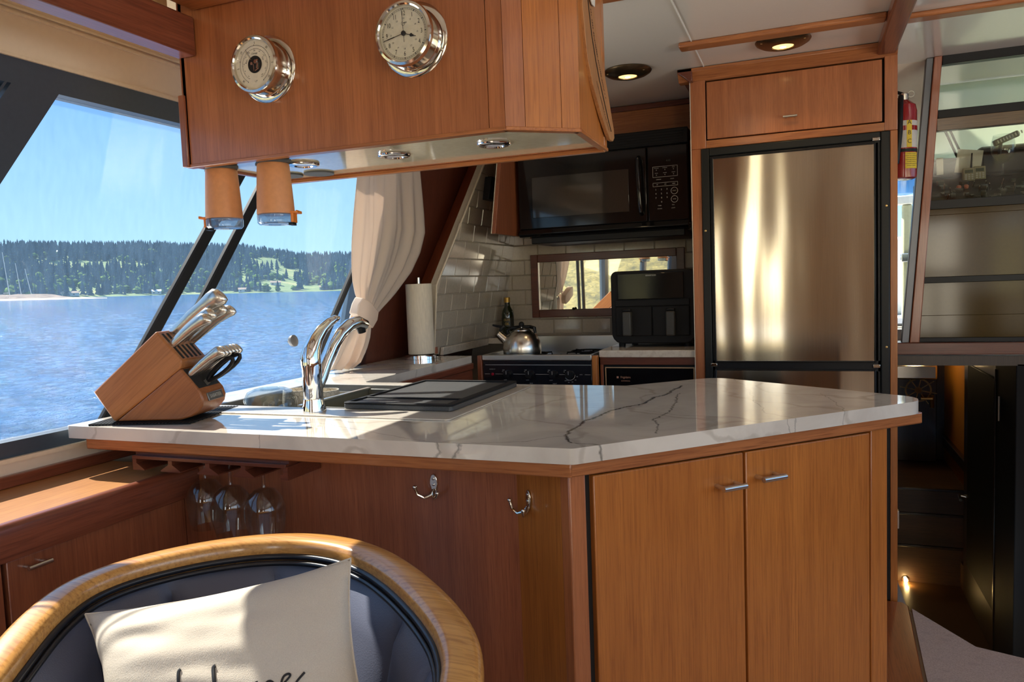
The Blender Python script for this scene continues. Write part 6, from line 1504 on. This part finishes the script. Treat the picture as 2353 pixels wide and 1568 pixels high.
ctrc = Vector((-0.74, 0.70, 0))
def inward(i):
    t = (path[min(i+1, len(path)-1)]-path[max(i-1, 0)]); t.z = 0; t.normalize(); n_ = Vector((t.y, -t.x, 0))
    return n_ if n_.dot(ctrc-path[i]) > 0 else -n_
mid = [path[i]+inward(i)*0.026+Vector((0, 0, -0.021)) for i in range(len(path))]
sec = []
for k_ in range(20):
    a = 2*pi*k_/20; c_, s_ = cos(a), sin(a); e = 0.62
    sec.append((0.027*abs(c_)**e*(1 if c_ > 0 else -1), 0.022*abs(s_)**e*(1 if s_ > 0 else -1)))
part('top_rail', B().sweep(mid, sec, (0, 0, 1)), oak_rail, ch, smooth=60)
L = [0]
for a, c in zip(path, path[1:]): L.append(L[-1]+(c-a).length)
seam_px = [(235, 1400), (405, 1325), (632, 1262), (900, 1362), (994, 1435), (1035, 1500)]
seams = []
for px, py in seam_px:
    best = min(range(len(path)), key=lambda i: (project(path[i]+inward(i)*0.05)[0]-px)**2+(project(path[i]+inward(i)*0.05)[1]-py)**2); seams.append(L[best])
seams = sorted(set([L[0]-0.08, L[0]+0.06]+seams+[L[-1]-0.02, L[-1]+0.1]))
seams = [s_ for i, s_ in enumerate(seams) if i == 0 or s_-seams[i-1] > 0.05]
def bulge(s_):
    for a, c in zip(seams, seams[1:]):
        if a <= s_ <= c: return math.sqrt(max(0, 1-abs(2*(s_-a)/(c-a)-1)**3))
    return 0
b = B(); P = []
for i in range(len(path)):
    row = []; n_ = inward(i)
    for j in range(15):
        v = j/14; z = (path[i].z-0.036)*(1-v)+0.40*v
        off = 0.046+0.044*bulge(L[i])*(min(1, v*7)*(0.45+0.55*sin(pi*min(1, v*0.95))))+0.035*v
        q = path[i]+n_*off; row.append(Vector((q.x, q.y, z)))
    P.append(row)
b.grid(P); part('padded_back', b, leather_m, ch, smooth=80)
for off, dz, r in ((0.0545, -0.028, 0.0055), (0.060, -0.038, 0.0048)):
    part('piping', B().tube([path[i]+inward(i)*off+Vector((0, 0, dz)) for i in range(len(path))], r, 8), plain('piping_black', (0.014, 0.015, 0.020), 0.3) if 'piping_black' not in MATS else MATS['piping_black'], ch, smooth=60)
b = B(); P = []
for i in range(len(path)):
    n_ = inward(i); P.append([Vector(((path[i]+n_*0.012).x, (path[i]+n_*0.012).y, z)) for z in (path[i].z-0.03, 0.20)])
b.grid(P); o = part('outer_shell', b, leather_m, ch, smooth=60)
part('seat_cushion', B().prism(round_poly([(-1.04, 0.32), (-0.42, 0.32), (-0.44, 0.98), (-1.0, 0.98)], {0: 0.06, 1: 0.06, 2: 0.2, 3: 0.2}, 8), 0.30, 0.43), leather_m, ch, 0.03, seg=3)
part('base', B().lathe([(0.24, 0.0), (0.24, 0.03), (0.05, 0.06), (0.04, 0.30)], Matrix.Translation((-0.73, 0.72, 0)), 28), dark_z, ch)
pw = thing('pillow', 'cream canvas throw pillow with black script on the armchair', 'pillow', (-0.80, 0.80, 0.44))
PN = Vector((0.08, -0.76, 0.645)).normalized(); PC = CAM+ray(515, 1475)*1.08
cor = [on(px, py, PC, PN) for px, py in ((196, 1412), (806, 1284), (852, 1700), (262, 1745))]
def pil(u, v): return (cor[0]*(1-u)+cor[1]*u)*(1-v)+(cor[3]*(1-u)+cor[2]*u)*v
def pil_h(u, v):
    e = max(0, 4*u*(1-u))**0.55*max(0, 4*v*(1-v))**0.55
    return 0.058*e + 0.004*noise.noise(Vector((u*5, v*9, 1)))*e + 0.0035*sin(26*v+5*u+3*noise.noise(Vector((u*3, v*3, 4))))*max(0, 1-abs(u-0.3)*2)*max(0, 1-abs(v-0.3)*2.5)
def edge_in(u, v):           # the sides draw in between the corners
    du = 0.030*4*v*(1-v)*(1 if u < 0.5 else -1)*abs(2*u-1)**3; dv = 0.085*4*u*(1-u)*(1 if v < 0.5 else -1)*abs(2*v-1)**3
    return min(1, max(0, u+du)), min(1, max(0, v+dv*(0.75 if v < 0.5 else 0.4)))
def pil_p(u, v, s_=1, lift=0.0):
    a, c = edge_in(u, v); return pil(a, c)+PN*(s_*pil_h(u, v)+lift)
n_ = 56; b = B()
b.grid([[pil_p(i/n_, j/n_) for j in range(n_+1)] for i in range(n_+1)]); b.grid([[pil_p(i/n_, j/n_, -0.9) for j in range(n_+1)] for i in range(n_+1)])
bmesh.ops.remove_doubles(b.bm, verts=b.bm.verts, dist=0.0004)
part('cover', b, pillow_m, pw, smooth=80)
ed = [(i/n_, 0) for i in range(n_+1)]+[(1, j/n_) for j in range(1, n_+1)]+[(1-i/n_, 1) for i in range(1, n_+1)]+[(0, 1-j/n_) for j in range(1, n_)]
part('seam', B().tube([pil_p(u, v) for u, v in ed]+[pil_p(0, 0)], 0.0016, 6, False), pillow_m, pw)
def on_pillow(px, py):
    best = None; u, v = 0.5, 0.5
    for _ in range(40):
        q = project(pil_p(u, v)); e1 = project(pil_p(min(1, u+0.01), v)); e2 = project(pil_p(u, min(1, v+0.01)))
        ax_, ay, bx_, by = (e1[0]-q[0])/0.01, (e1[1]-q[1])/0.01, (e2[0]-q[0])/0.01, (e2[1]-q[1])/0.01; dx, dy = px-q[0], py-q[1]; D_ = ax_*by-ay*bx_
        if abs(D_) < 1e-6: break
        u = min(0.98, max(0.02, u+0.7*(dx*by-dy*bx_)/D_)); v = min(0.98, max(0.02, v+0.7*(ax_*dy-ay*dx)/D_))
    return pil_p(u, v, 1, 0.0012)
b = B()
for st_, w_ in (([(416, 1539), (411, 1546), (411, 1568), (413, 1610)], .0026), ([(496, 1531), (491, 1537), (493, 1568), (496, 1606)], .0030), ([(590, 1567), (592, 1590), (594, 1606)], .0022),
                ([(600, 1600), (610, 1575), (620, 1567), (630, 1575), (632, 1602)], .0022), ([(644, 1580), (660, 1564), (668, 1553), (662, 1550), (652, 1557), (647, 1575), (652, 1594), (668, 1590), (684, 1566), (701, 1546)], .0017),
                ([(440, 1592), (430, 1600), (440, 1612), (452, 1600), (455, 1612)], .0022), ([(520, 1590), (508, 1600), (512, 1612), (526, 1608), (534, 1596)], .0022)):
    P = catmull([on_pillow(*q) for q in st_], 5) if len(st_) > 2 else [on_pillow(*q) for q in st_]
    b.tube(P, w_*0.9, 8, True, 0.5, PN)
part('script_lettering', b, ink, pw)
done_lettering()
for ob_ in [o for o in bpy.data.objects if o.type == 'EMPTY' and 'label' in o and o['label'] == '']: del ob_['label']
